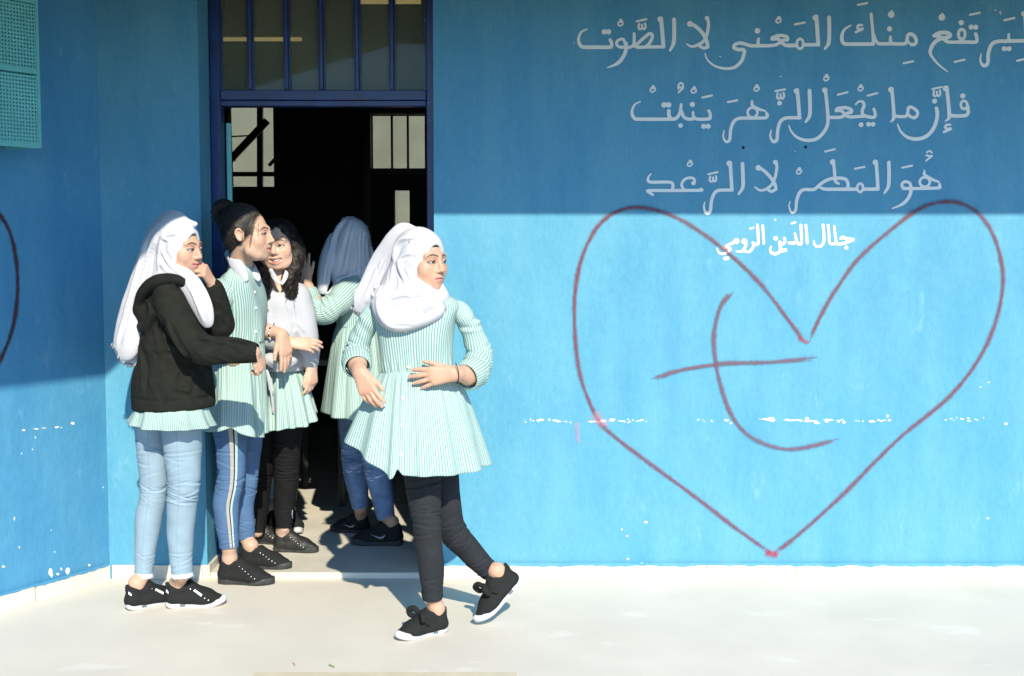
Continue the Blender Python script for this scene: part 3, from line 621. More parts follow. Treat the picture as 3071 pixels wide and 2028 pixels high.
spray('graffiti_blob', sc([(1850, 780), (1862, 790), (1876, 796)]), 26, M['sprayR'], bw, 'red paint blot at the notch of the heart', on_wall, .0052)
spray('graffiti_blob', sc([(1375, 955), (1390, 974), (1405, 990)]), 60, M['sprayP'], bw, 'pink overspray on the heart outline', on_wall, .0054)
spray('graffiti_blob', sc([(1338, 975), (1338, 1000), (1340, 1030)]), 26, M['sprayP'], bw, 'pale pink drip', on_wall, .0054)
spray('graffiti_blob', sc([(1672, 578), (1690, 574), (1694, 586)]), 30, M['sprayP'], bw, 'pink smear over the signature', on_wall, .0056)
spray('graffiti_stroke', sc([(-60, 440), (-25, 470), (5, 505), (25, 545), (38, 605), (41, 680), (30, 760), (0, 838), (-40, 900)]), 22, M['sprayD'], lw, 'dark curved spray stroke at the left edge', on_wing, .003)

# chips of bare plaster
def chips(specs, tf, parent, label):
    v = []; f = []
    for k, (px, py, rx, ry, sd) in enumerate(specs):
        r = random.Random(sd); n = 7 + int(rx / 3); b = len(v)
        off = .0012 + .00005 * (k % 7)
        for i in range(n):
            a = 2 * math.pi * i / n; q = r.uniform(.55, 1.2)
            v.append(tf(px + rx * q * math.cos(a), py + ry * r.uniform(.5, 1.25) * math.sin(a), off))
        f.append(tuple(range(b, b + n)))
    mk('paint_chip', v, f, M['chip'], parent, smooth=False, label=label)
r = random.Random(5); S_ = []
def row(x0, x1, y, n, rmin, rmax, hy):
    for i in range(n):
        S_.append((r.uniform(x0, x1), y + r.gauss(0, 3.0) * (1.6 if r.random() < .15 else 1), r.uniform(rmin, rmax), r.uniform(1.0, hy), r.random()))
Z4 = 1571 / 2375.0
row(1565, 1620, 1262, 8, 1, 4, 2); row(1618, 1680, 1261, 7, 3, 14, 4); row(1690, 1720, 1264, 4, 1, 4, 3); row(1760, 1870, 1263, 9, 3, 14, 3.5); row(1870, 1952, 1264, 11, 1.5, 6, 3.2)
row(2065, 2140, 1261, 6, 1, 4, 3); row(2178, 2200, 1262, 3, 3, 8, 5); row(2275, 2330, 1260, 6, 5, 13, 6); row(2330, 2375, 1259, 4, 3, 9, 3); row(2368, 2455, 1262, 9, 6, 15, 6); row(2475, 2560, 1262, 9, 4, 11, 5); row(2560, 2590, 1262, 4, 1.5, 4, 3); row(2610, 2690, 1260, 8, 4, 12, 5.5); row(2830, 2960, 1258, 10, 2, 7, 3.5)
for x, y, a, b in ((1937, 1566, 7, 3.5), (1865, 1588, 3, 3), (1881, 1607, 4, 3), (1883, 1677, 4, 4), (3016, 1271, 6, 4), (2965, 1147, 4, 2), (2940, 1161, 4, 2), (2962, 1555, 4, 3), (1925, 1690, 5, 3), (2160, 170, 3, 3), (3000, 38, 4, 6), (2985, 32, 3, 3), (1722, 130, 2, 3), (2342, 230, 4, 3), (2385, 455, 2, 3), (2590, 130, 3, 2)): S_.append((x, y, a, b, r.random()))
chips(S_, on_wall, bw, 'white chips where a chair rail height row of paint is knocked off')
S_ = []
for x, y, a, b in ((72, 1291, 6, 4), (108, 1287, 9, 2), (133, 1284, 8, 2), (171, 1281, 6, 4), (184, 1283, 3, 2), (218, 1270, 7, 4), (106, 1312, 2, 5), (97, 1348, 2, 3), (65, 1360, 2, 4), (152, 1718, 9, 14), (184, 1707, 4, 5), (203, 1711, 8, 11), (174, 1722, 6, 4), (10, 1700, 6, 4), (58, 1642, 2, 5), (43, 1555, 2, 6), (164, 1655, 2, 3), (309, 1462, 2, 3), (154, 1590, 2, 2), (268, 1695, 4, 4), (398, 568, 2, 3), (384, 594, 2, 2)): S_.append((x, y, a, b, r.random()))
chips(S_, on_wing, lw, 'white chips of plaster in the blue wing wall paint')
# two plugged screw holes under the verse
for px, py in ((2229, 443), (2416, 441)):
    c = W(px, py, 0); n = 12; v = []; f = []
    for rr, d in ((.007, .0), (.0045, .0015), (.0035, .001), (.0015, .0002)):
        v += [(c[0] + rr * math.cos(2 * math.pi * i / n) * random.uniform(.8, 1.2), -d - .0008, c[2] + rr * math.sin(2 * math.pi * i / n) * random.uniform(.8, 1.2)) for i in range(n)]
    for k in range(3): f += [(k * n + i, k * n + (i + 1) % n, (k + 1) * n + (i + 1) % n, (k + 1) * n + i) for i in range(n)]
    f.append(tuple(3 * n + i for i in range(n)))
    mk('screw_hole', v, f, M['black'], bw, smooth=False)
# ================================================================ figure building tools
def vn(a):
    a = np.asarray(a, float); return a / (np.linalg.norm(a) + 1e-12)

class Fld:
    """distance field on a grid; shapes are blended in smoothly, then meshed with surface nets"""
    def __init__(s, lo, hi, h):
        s.lo = np.array(lo, float); s.h = h; s.n = (np.ceil((np.array(hi) - s.lo) / h)).astype(int) + 1
        s.f = np.full(tuple(s.n), 0.5, np.float32)
    def _box(s, lo, hi):
        a = np.clip(np.floor((np.array(lo) - s.lo) / s.h).astype(int), 0, s.n); b = np.clip(np.ceil((np.array(hi) - s.lo) / s.h).astype(int) + 1, 0, s.n)
        if (b <= a).any(): return None
        ax = [s.lo[i] + np.arange(a[i], b[i]) * s.h for i in range(3)]
        return (slice(a[0], b[0]), slice(a[1], b[1]), slice(a[2], b[2])), ax[0][:, None, None], ax[1][None, :, None], ax[2][None, None, :]
    def _mix(s, sl, d, k, sub):
        f = s.f[sl]; d = d.astype(np.float32)
        if sub:
            if k <= 0: s.f[sl] = np.maximum(f, -d); return
            h = np.clip(.5 - .5 * (f + d) / k, 0, 1); s.f[sl] = f + (-d - f) * h + k * h * (1 - h)
        else:
            if k <= 0: s.f[sl] = np.minimum(f, d); return
            h = np.clip(.5 + .5 * (f - d) / k, 0, 1); s.f[sl] = f + (d - f) * h - k * h * (1 - h)
    def cap(s, a, b, ra, rb=None, k=.008, sub=False, n=None, q=1.0):
        a = np.asarray(a, float); b = np.asarray(b, float); rb = ra if rb is None else rb
        m = max(ra, rb) + k * 1.2 + 3 * s.h
        B = s._box(np.minimum(a, b) - m, np.maximum(a, b) + m)
        if B is None: return s
        sl, X, Y, Z = B; d = b - a; dd = max(1e-12, float(d @ d))
        x, y, z = X - a[0], Y - a[1], Z - a[2]
        t = np.clip((x * d[0] + y * d[1] + z * d[2]) / dd, 0, 1)
        x = x - t * d[0]; y = y - t * d[1]; z = z - t * d[2]
        r = ra + (rb - ra) * t
        if n is not None and q != 1.0:
            n = vn(n); l0 = np.sqrt(x * x + y * y + z * z) + 1e-9
            w = (x * n[0] + y * n[1] + z * n[2]) * (1 / q - 1)
            x = x + w * n[0]; y = y + w * n[1]; z = z + w * n[2]; l1 = np.sqrt(x * x + y * y + z * z) + 1e-9
            D = (l1 - r) * (l0 / l1)
        else: D = np.sqrt(x * x + y * y + z * z) - r
        s._mix(sl, D, k, sub); return s
    def chain(s, pts, rad, k=.008, sub=False, n=None, q=1.0):
        if not hasattr(rad, '__len__'): rad = [rad] * len(pts)
        for i in range(len(pts) - 1): s.cap(pts[i], pts[i + 1], rad[i], rad[i + 1], k, sub, n, q)
        return s
    def curve(s, pts, rad, k=.008, sub=False, per=6, n=None, q=1.0):
        c = crom(pts, per)
        if not hasattr(rad, '__len__'): rad = [rad] * len(pts)
        r = np.interp(np.linspace(0, 1, len(c)), np.linspace(0, 1, len(rad)), rad)
        return s.chain(list(c), list(r), k, sub, n, q)
    def ell(s, c, r, R=None, k=.008, sub=False):
        c = np.asarray(c, float); r = np.asarray(r, float); m = r.max() + k * 1.2 + 3 * s.h
        B = s._box(c - m, c + m)
        if B is None: return s
        sl, X, Y, Z = B; x, y, z = X - c[0], Y - c[1], Z - c[2]
        if R is None: R = np.eye(3)
        l = [x * R[0][i] + y * R[1][i] + z * R[2][i] for i in range(3)]
        k0 = np.sqrt(sum((l[i] / r[i]) ** 2 for i in range(3))) + 1e-9; k1 = np.sqrt(sum((l[i] / r[i] ** 2) ** 2 for i in range(3))) + 1e-9
        s._mix(sl, k0 * (k0 - 1) / k1, k, sub); return s
    def cutz(s, p, n, k=.004):
        """remove everything on the side of the plane that n points to"""
        n = vn(n); ax = [s.lo[i] + np.arange(s.n[i]) * s.h for i in range(3)]
        d = -((ax[0][:, None, None] - p[0]) * n[0] + (ax[1][None, :, None] - p[1]) * n[1] + (ax[2][None, None, :] - p[2]) * n[2])
        s._mix((slice(None),) * 3, d, k, True); return s
    def hit(s, px, py):
        u = (px - 1535.5) / FPX; v = (1014.0 - py) / FPX
        d = np.array((u, math.cos(TILT) + v * math.sin(TILT), -math.sin(TILT) + v * math.cos(TILT)))
        hi = s.lo + (s.n - 1) * s.h; t = np.arange((s.lo[1] - CAM_Y) / d[1], (hi[1] - CAM_Y) / d[1], s.h * .4)
        P = np.array((0, CAM_Y, CAM_Z)) + t[:, None] * d; i = np.rint((P - s.lo) / s.h).astype(int)
        ok = ((i >= 0) & (i < s.n)).all(1); i = np.clip(i, 0, s.n - 1); w = np.flatnonzero((s.f[i[:, 0], i[:, 1], i[:, 2]] < 0) & ok)
        return P[w[0]] if len(w) else None
    def fold(s, pts, r, k=.012, sub=False, off=None, taper=True, per=8):
        """raise (or cut) a fold in the surface along a line seen at these pixels"""
        c = crom(pts, per); P = [s.hit(*q) for q in c]; P = [p for p in P if p is not None]
        if len(P) < 3: return s
        P = np.array(P)
        for _ in range(2): P[1:-1] = (P[:-2] + P[1:-1] * 2 + P[2:]) / 4
        o = (r * .65 if sub else -r * .35) if off is None else off
        P[:, 1] -= o; n = len(P); R = r * (np.sin(np.linspace(.12, math.pi - .12, n)) ** .6 if taper else np.ones(n))
        return s.chain(list(P), list(R), k, sub)
    def mesh(s):
        f = s.f; I = f < 0
        c = I[:-1, :-1, :-1].astype(np.uint8); cnt = c.copy()
        offs = [(i, j, k) for i in (0, 1) for j in (0, 1) for k in (0, 1)]
        cnt = sum(I[i:I.shape[0] - 1 + i, j:I.shape[1] - 1 + j, k:I.shape[2] - 1 + k].astype(np.uint8) for i, j, k in offs)
        act = (cnt > 0) & (cnt < 8); idx = np.argwhere(act)
        vid = np.full(act.shape, -1, np.int32); vid[act] = np.arange(len(idx))
        V8 = {o: f[idx[:, 0] + o[0], idx[:, 1] + o[1], idx[:, 2] + o[2]] for o in offs}
        P = np.zeros((len(idx), 3)); C = np.zeros(len(idx))
        for o in offs:
            for ax in range(3):
                if o[ax] == 0:
                    e = list(o); e[ax] = 1; e = tuple(e); a, b = V8[o], V8[e]; m = (a < 0) != (b < 0)
                    t = np.where(m, a / np.where(m, a - b, 1), 0)
                    p = np.tile(np.array(o, float), (len(idx), 1)); p[:, ax] = t
                    P[m] += p[m]; C[m] += 1
        V = s.lo + (idx + P / C[:, None]) * s.h
        Q = []
        for ax in range(3):
            sl0 = [slice(None)] * 3; sl1 = [slice(None)] * 3; sl0[ax] = slice(0, -1); sl1[ax] = slice(1, None)
            A = I[tuple(sl0)]; Bm = I[tuple(sl1)]; e = np.argwhere(A != Bm)
            o1, o2 = [(1, 2), (2, 0), (0, 1)][ax]
            e = e[(e[:, o1] > 0) & (e[:, o2] > 0) & (e[:, o1] < f.shape[o1] - 1) & (e[:, o2] < f.shape[o2] - 1)]
            def g(d1, d2):
                q = e.copy(); q[:, o1] += d1; q[:, o2] += d2; return vid[q[:, 0], q[:, 1], q[:, 2]]
            quad = np.stack([g(-1, -1), g(0, -1), g(0, 0), g(-1, 0)], 1)
            flip = ~A[e[:, 0], e[:, 1], e[:, 2]]
            quad[flip] = quad[flip][:, ::-1]; Q.append(quad)
        Q = np.concatenate(Q); Q = Q[(Q >= 0).all(1)]
        return V, Q

def relax(V, Q, n=1, lam=.5):
    """a little Laplacian smoothing"""
    e = np.concatenate([Q[:, [0, 1]], Q[:, [1, 2]], Q[:, [2, 3]], Q[:, [3, 0]]]); cnt = np.bincount(e.ravel(), minlength=len(V))[:, None].clip(1)
    for _ in range(n):
        A = np.zeros_like(V)
        for k in range(3): A[:, k] = np.bincount(e[:, 0], V[e[:, 1], k], len(V)) + np.bincount(e[:, 1], V[e[:, 0], k], len(V))
        V = V + lam * (A / cnt - V)
    return V

def vnormals(V, Q):
    n = np.cross(V[Q[:, 2]] - V[Q[:, 0]], V[Q[:, 3]] - V[Q[:, 1]]); N = np.zeros_like(V)
    for k in range(4):
        for a in range(3): N[:, a] += np.bincount(Q[:, k], n[:, a], len(V))
    return N / (np.linalg.norm(N, axis=1)[:, None] + 1e-12)

def wob(V, sc, seed, n=7):
    """smooth pseudo-noise in -1..1 from a few random waves"""
    r = np.random.default_rng(seed); o = np.zeros(len(V))
    for i in range(n):
        d = r.normal(size=3); d /= np.linalg.norm(d); o += np.sin(V @ d * sc * r.uniform(.6, 1.7) + r.uniform(0, 6.3))
    return o / n * 1.6

def grid(R, name, mt, parent, closed=True, uv=None, capend=False, label=None, thick=0):
    """skin a grid of rings R (m, n, 3)"""
    m, n = R.shape[:2]; V = R.reshape(-1, 3)
    i = np.arange(m - 1)[:, None] * n; j = np.arange(n if closed else n - 1)[None, :]; j2 = (j + 1) % n
    F = np.stack([(i + j).ravel(), (i + j2).ravel(), (i + n + j2).ravel(), (i + n + j).ravel()], 1)
    if uv is None: return mk(name, V, F, mt, parent, label=label)
    # uv per loop so that a closed seam does not smear
    o = mk(name, V, F, mt, parent, label=label); me = o.data; l = me.uv_layers.new(name='UVMap')
    U = uv.reshape(m, n, 2); du = U[:, -1:, :] - U[:, -2:-1, :]; UE = np.concatenate([U, U[:, -1:, :] + du], 1)
    a = np.arange(m - 1)[:, None]; b = np.arange(n if closed else n - 1)[None, :]
    L4 = np.stack([UE[a, b], UE[a, b + 1], UE[a + 1, b + 1], UE[a + 1, b]], 2).reshape(-1, 2)
    l.data.foreach_set('uv', L4.astype(np.float32).ravel())
    return o

def frames(c, up=(0, -1, .01)):
    T = np.gradient(c, axis=0); T /= np.linalg.norm(T, axis=1)[:, None] + 1e-12
    u = np.asarray(up, float); u = vn(u - T[0] * (u @ T[0])); U = [u]
    for i in range(1, len(c)):
        u = U[-1] - T[i] * (U[-1] @ T[i]); U.append(vn(u))
    U = np.array(U); return T, U, np.cross(T, U)

def tube(path, rad, n=48, m=90, wr=(), up=(0, -1, .01), squash=None, seed=0, rough=0.0, flare=None):
    """rings along a smooth path; wr = wrinkles (t, phase_deg, width, amp, slope)"""
    c = crom([np.asarray(p, float) for p in path], 24); s = np.r_[0, np.cumsum(np.linalg.norm(np.diff(c, axis=0), axis=1))]; L = s[-1]; s /= L
    # radii are given at the path's control points
    k = np.linspace(0, 1, len(path)); kk = np.interp(np.linspace(0, 1, m), s, np.linspace(0, 1, len(c)))
    C = np.stack([np.interp(np.linspace(0, 1, m), s, c[:, i]) for i in range(3)], 1)
    rr = np.array([r if hasattr(r, '__len__') else (r, r) for r in rad], float)
    R = crom([tuple(x) for x in rr], 24); ra = np.interp(kk, np.linspace(0, 1, len(R)), R[:, 0]); rb = np.interp(kk, np.linspace(0, 1, len(R)), R[:, 1])
    T, U, B = frames(C, up)
    th = np.linspace(0, 2 * np.pi, n, endpoint=False); t = np.linspace(0, 1, m)[:, None]
    D = np.zeros((m, n))
    for (tw, ph, w, amp, sl) in wr:
        d = th[None, :] - math.radians(ph)
        D -= amp * np.exp(-((t - tw - sl * np.sin(d)) / w) ** 2) * (.5 + .5 * np.cos(d)) ** 2.2
        D += amp * .7 * np.exp(-((t - tw - w * 2.1 - sl * np.sin(d)) / w) ** 2) * (.5 + .5 * np.cos(d)) ** 2.2
    if rough:
        rg = np.random.default_rng(seed)
        for q in range(6): D += rough / 3 * np.sin(rg.integers(1, 4) * th[None, :] + rg.uniform(2, 14) * t * 2 * np.pi * .5 + rg.uniform(0, 6))
    RA = ra[:, None] + D; RB = rb[:, None] + D
    P = C[:, None, :] + U[:, None, :] * (RA * np.cos(th))[:, :, None] + B[:, None, :] * (RB * np.sin(th))[:, :, None]
    return P, L, float(np.mean(ra + rb) * math.pi)

PITCH = 0.0108
def stripe_uv(P, n_str, twist=0.0):
    m, n = P.shape[:2]
    k = P[int(m * .6)]; d = np.linalg.norm(np.roll(k, -1, 0) - k, axis=1); w = np.ones(9) / 9; d = np.convolve(np.r_[d[-4:], d, d[:4]], w, 'valid'); u0 = np.r_[0, np.cumsum(d)[:-1]] / d.sum() * n_str
    u = u0[None, :] + twist * np.linspace(0, 1, m)[:, None]
    return np.stack([np.broadcast_to(u, (m, n)), np.broadcast_to(np.linspace(0, 1, m)[:, None], (m, n))], 2)

def wr_set(seed, t0, t1, cnt, ph, amp=.004, w=.008):
    r = random.Random(seed); return [(r.uniform(t0, t1), ph + r.uniform(-70, 70), w * r.uniform(.7, 1.5), amp * r.uniform(.4, 1.5), r.uniform(-.045, .045)) for _ in range(cnt)]

# ---------------------------------------------------------------- heads
class HF:
    """head frame: local x = the viewer's right of a face looking at -y, z up; yaw turns the face towards +x"""
    def __init__(s, c, yaw=0, pitch=0, roll=0, k=1.0):
        s.c = np.asarray(c, float); s.k = k
        Rz = Matrix.Rotation(math.radians(yaw), 3, 'Z'); Rx = Matrix.Rotation(math.radians(pitch), 3, 'X'); Ry = Matrix.Rotation(math.radians(roll), 3, 'Y')
        s.R = np.array(Rz @ Ry @ Rx)
    def __call__(s, x, y, z): return s.c + s.R @ (np.array((x, y, z)) * s.k)
    def loc(s, V): return (V - s.c) @ s.R / s.k

def head_sdf(F, h, smile=0.0, opn=0.0, ears=True):
    k = h.k; R = h.R
    E = lambda c, r, kk=.02, sub=False: F.ell(h(*c), np.array(r) * k, R, kk * k, sub)
    Cp = lambda a, b, ra, rb=None, kk=.012, sub=False: F.cap(h(*a), h(*b), ra * k, (ra if rb is None else rb) * k, kk * k, sub)
    E((0, .020, .035), (.074, .092, .084)); E((0, -.028, -.025), (.061, .066, .085), .03); E((0, -.036, -.068), (.046, .050, .042), .03)
    E((0, -.076, -.097), (.017, .014, .014), .022)
    for s in (-1, 1):
        E((s * .039, -.058, -.030), (.028, .026, .028), .03)
        Cp((s * .055, -.030, -.075), (s * .035, -.055, -.092), .018, .016, .03)
        Cp((s * .010, -.0855, .021), (s * .046, -.071, .023), .0100, .0095, .018)
    for s in (-1, 1): E((s * .031, -.099, .001), (.020, .016, .0125), .014, True)
    for s in (-1, 1): E((s * .031, -.0765, .001), (.0145, .0125, .0125), .004)
    for s in (-1, 1):
        F.curve([h(s * .0165, -.0845, -.001), h(s * .026, -.0905, .0065), h(s * .036, -.0885, .0068), h(s * .0465, -.0785, .001)], .0030 * k, .004 * k)
        F.curve([h(s * .018, -.084, -.005), h(s * .031, -.0865, -.0095), h(s * .045, -.078, -.003)], .0026 * k, .005 * k)
    Cp((0, -.0885, .015), (0, -.1110, -.027), .0070, .0088, .012); E((0, -.1105, -.029), (.0098, .0090, .0080), .008)
    for s in (-1, 1): E((s * .0125, -.0985, -.0335), (.0085, .0110, .0075), .008)
    for s in (-1, 1): E((s * .0065, -.105, -.041), (.0035, .006, .0035), .003, True)
    mw = .0215 + .006 * smile; up = .004 * smile
    E((0, -.082, -.060), (.026, .014, .020), .02)
    F.curve([h(-mw, -.082, -.0605 + up), h(-.008, -.0945, -.0560), h(0, -.0945, -.0575), h(.008, -.0945, -.0560), h(mw, -.082, -.0605 + up)], np.array([.003, .0055, .0055, .0055, .003]) * k, .005 * k)
    F.curve([h(-mw * .9, -.083, -.0635 + up - opn), h(0, -.0935, -.0685 - opn), h(mw * .9, -.083, -.0635 + up - opn)], np.array([.004, .0072, .004]) * k, .006 * k)
    F.curve([h(-mw * .95, -.089, -.0620 + up - opn * .5), h(0, -.1015, -.0622 - opn * .5), h(mw * .95, -.089, -.0620 + up - opn * .5)], (.0014 + opn * .45) * k, .003 * k, True)
    if opn: F.curve([h(-mw * .8, -.080, -.0605 + up), h(0, -.0905, -.0610), h(mw * .8, -.080, -.0605 + up)], (.003 + opn * .35) * k, .002 * k)
    for s in (-1, 1) if ears else ():
        E((s * .0750, .010, -.006), (.008, .015, .024), .006); E((s * .082, .006, -.001), (.006, .008, .013), .005, True); F.curve([h(s * .077, -.005, .008), h(s * .080, .004, .019), h(s * .082, .018, .014), h(s * .081, .022, -.002), h(s * .078, .011, -.024), h(s * .076, -.002, -.029)], np.array([.0035, .004, .0042, .004, .0045, .005]) * k, .004)
    return F

def head_col(P, smile=0.0, opn=0.0, skin=(.62, .355, .235), gaze=0.0, hair=None):
    x, y, z = P[:, 0], P[:, 1], P[:, 2]; ax = np.abs(x); c = np.tile(np.array(skin), (len(P), 1)); fr = y < -.05
    def blend(mask, col): 
        m = np.clip(mask, 0, 1)[:, None]; c[:] = c * (1 - m) + np.array(col) * m
    blend(.35 * np.exp(-(((ax - .042) / .022) ** 2 + ((z + .03) / .02) ** 2)) * fr, (.66, .27, .20))
    blend(.30 * np.exp(-((ax / .012) ** 2 + ((z + .03) / .015) ** 2)) * fr, (.66, .28, .21))
    blend(.5 * np.exp(-(((ax - .031) / .02) ** 2 + ((z - .010) / .007) ** 2)) * fr, (.36, .18, .12))
    ss = lambda d, w: np.clip(.5 - d / w, 0, 1)
    q = (ax - .031) / .021; bz = .0225 + .0050 * (1 - q * q) - .003 * np.clip(q, 0, 1)
    blend(ss(np.maximum(np.abs(z - bz) - .0034 * (1 - .45 * np.clip(q, 0, 1)), np.abs(ax - .0305) - .0215), .0022) * fr * .93, (.025, .017, .013))
    ex, ez = (x - np.sign(x) * .031) / .0152, (z - .0004) / .0066; er = np.sqrt(ex * ex + ez * ez)
    blend(ss((er - 1.22) * .007, .002) * fr * (z > -.006), (.035, .022, .018))
    blend(ss((er - .93) * .007, .0015) * fr, (.50, .47, .45))
    ir = np.hypot(x - np.sign(x) * .031 - gaze, z - .0010)
    blend(ss(ir - .0066, .0015) * fr * (er < .98), (.045, .022, .012)); blend(ss(ir - .003, .001) * fr * (er < 1), (.006, .005, .005))
    mw = .0215 + .006 * smile; l = np.clip(ax / mw, 0, 1.2); ml = -.0620 + .004 * smile * l * l - opn * .5 * (1 - l * l); up = np.clip(1 - l * l, 0, 1)
    lip = np.maximum(z - (ml + opn * .5 * up + .0085 * up ** .6), (ml - opn * .5 * up - .0105 * up ** .7) - z)
    blend(ss(np.maximum(lip, ax - mw), .002) * fr * (y < -.07), (.60, .225, .20))
    blend(ss(np.abs(z - ml) - .0009 - opn * .55 * up, .0014) * fr * (ax < mw) * (y < -.068), (.10, .035, .03))
    if opn:
        blend(ss(np.maximum(np.abs(z - (ml + opn * .10)) - opn * .40 * up, ax - mw * .82), .0012) * fr * (y < -.06), (.80, .78, .72))
    blend(ss(np.hypot(ax - .0065, z + .041) - .0030, .002) * (y < -.09), (.16, .06, .045))
    if hair is not None:      # scalp under the hairline
        d = hair(x, y, z) + .0016 * np.sin(z * 900 + 5 * np.sin(x * 300)) + .0015 * np.sin(z * 400 + y * 250)
        blend(np.clip(.5 - d / .012, 0, 1) * ~((np.hypot((y - .010) / .020, (z + .006) / .030) < 1) & (ax > .062)), (.018, .012, .010))
    return c

# ---------------------------------------------------------------- hands
def rotv(v, ax, a):
    ax = vn(ax); v = np.asarray(v, float); return v * math.cos(a) + np.cross(ax, v) * math.sin(a) + ax * (ax @ v) * (1 - math.cos(a))

NAILS = []; KNUCK = []
def hand(F, wrist, fwd, back, side, L=.165, curl=(20, 25, 30, 35), spread=(6, 1, -4, -10), thumb=(38, 12), tcurl=15, base=None):
    """side=+1: the thumb lies towards cross(fwd, back)"""
    k = L / .17; f = vn(fwd); b = np.asarray(back, float); b = vn(b - f * (b @ f)); l = np.cross(f, b) * side; w = np.asarray(wrist, float)
    lat = (.0265, .0090, -.0090, -.0255); ln = (.086, .090, .086, .077); FL = (.068, .076, .070, .054)
    for i in range(4):
        kn = w + (f * ln[i] + l * lat[i]) * k
        F.cap(w + l * lat[i] * .55 * k + f * .004, kn, .0145 * k, .0112 * k, .012 * k)
        d = rotv(f, b, -math.radians(spread[i]) * side); ax = vn(np.cross(d, b)) ; p = kn
        rr = (.0094, .0096, .0092, .0082)[i] * k; cu = curl[i] if hasattr(curl[i], '__len__') else (curl[i], curl[i] * 1.1, curl[i] * .75)
        for sidx, (sl, cc) in enumerate(zip((.46, .30, .24), cu)):
            d = rotv(d, ax, -math.radians(cc)); q2 = p + d * FL[i] * sl * k; r2 = rr * (.93, .86, .74)[sidx]
            F.cap(p, q2, rr * (1, .93, .86)[sidx], r2, .0012); p = q2
        NAILS.append((p + np.cross(ax, d) * rr * .55 - d * .003, .0050)); KNUCK.append(kn + b * .008)
    F.cap(w + f * .02 * k - b * .004, w + f * .07 * k - b * .006, .020 * k, .016 * k, .012 * k, n=b, q=.7)
    p = w + (f * .022 + l * .020 - b * .006) * k; d = rotv(f, b, -math.radians(thumb[0]) * side)
    d = vn(d - b * .15); F.cap(w + f * .01 * k, p, .016 * k, .0135 * k, .012 * k)
    for sl, r1, r2 in ((.036, .0130, .0105), (.030, .0103, .0092), (.024, .0090, .0068)):
        q2 = p + d * sl * k; F.cap(p, q2, r1 * k, r2 * k, .004); p = q2
        d = rotv(d, b, math.radians(tcurl) * side)

def skin_mat():
    m = mat('skin', (.62, .36, .24), .52, .35, sss=.2); N = m.node_tree.nodes; L = m.node_tree.links; b = N['Principled BSDF']
    a = N.new('ShaderNodeVertexColor'); a.layer_name = 'Col'; L.new(a.outputs[0], b.inputs['Base Color'])
    tc = N.new('ShaderNodeTexCoord'); n = N.new('ShaderNodeTexNoise'); n.inputs['Scale'].default_value = 260; L.new(tc.outputs['Object'], n.inputs['Vector'])
    bp = N.new('ShaderNodeBump'); bp.inputs['Strength'].default_value = .08; bp.inputs['Distance'].default_value = .002; L.new(n.outputs['Fac'], bp.inputs['Height']); L.new(bp.outputs[0], b.inputs['Normal'])
    return m
M['skin'] = skin_mat()
M['scarf'] = mat('white cotton scarf', (.58, .575, .615), .9, .15, bump=(90, .18, .003))
M['scarf2'] = mat('white cotton scarf soft', (.60, .615, .66), .9, .15, bump=(90, .18, .003))
M['under'] = mat('black jersey undercap', (.018, .020, .022), .85, .2)
M['hood'] = mat('black cotton fleece', (.016, .017, .014), .92, .15, bump=(60, .5, .004), vary=(25, .2))
M['sweat'] = mat('pale grey white sweater', (.47, .48, .52), .92, .15, bump=(50, .4, .004))
M['stripe'] = stripe_mat('mint striped cotton')
M['collar'] = mat('white collar cotton', (.51, .52, .56), .85, .2)
def denim(name, c, v=.12): return mat(name, c, .88, .15, bump=(55, .35, .003), vary=(16, v, 6))
M['denimA'] = denim('charcoal black denim', (.026, .029, .034)); M['denimB'] = denim('pale blue denim', (.27, .37, .45), .08); M['denimC'] = denim('mid blue denim', (.085, .160, .30)); M['denimD'] = denim('black denim', (.012, .012, .013)); M['denimE'] = denim('faded blue denim', (.17, .27, .45), .3)
M['shoe'] = mat('black shoe fabric', (.016, .017, .017), .85, .25, bump=(120, .4, .002)); M['shoeL'] = mat('black shoe leather', (.016, .016, .016), .55, .5, bump=(70, .3, .002))
M['sole'] = mat('white rubber sole', (.54, .545, .56), .6, .4, vary=(40, .06)); M['soleB'] = mat('black rubber sole', (.035, .038, .038), .6, .4, vary=(60, .4)); M['soleG'] = mat('grey rubber insert', (.14, .16, .17), .6, .4)
M['hair'] = mat('black hair', (.014, .010, .008), .55, .35, bump=(140, .5, .003)); M['lace'] = mat('black lace', (.03, .03, .03), .7, .3)
M['silver'] = mat('silver metal', (.75, .75, .74), .3, .5, metal=1.0); M['button'] = mat('pearly button', (.75, .74, .74), .3, .5)
M['fray'] = mat('frayed white denim thread', (.75, .78, .82), .9, .1); M['band'] = mat('silver grey trouser stripe', (.40, .37, .34), .6, .4); M['bandW'] = mat('white trouser stripe', (.42, .58, .55), .7, .3); M['bandN'] = mat('navy trouser stripe', (.015, .025, .07), .8, .2)

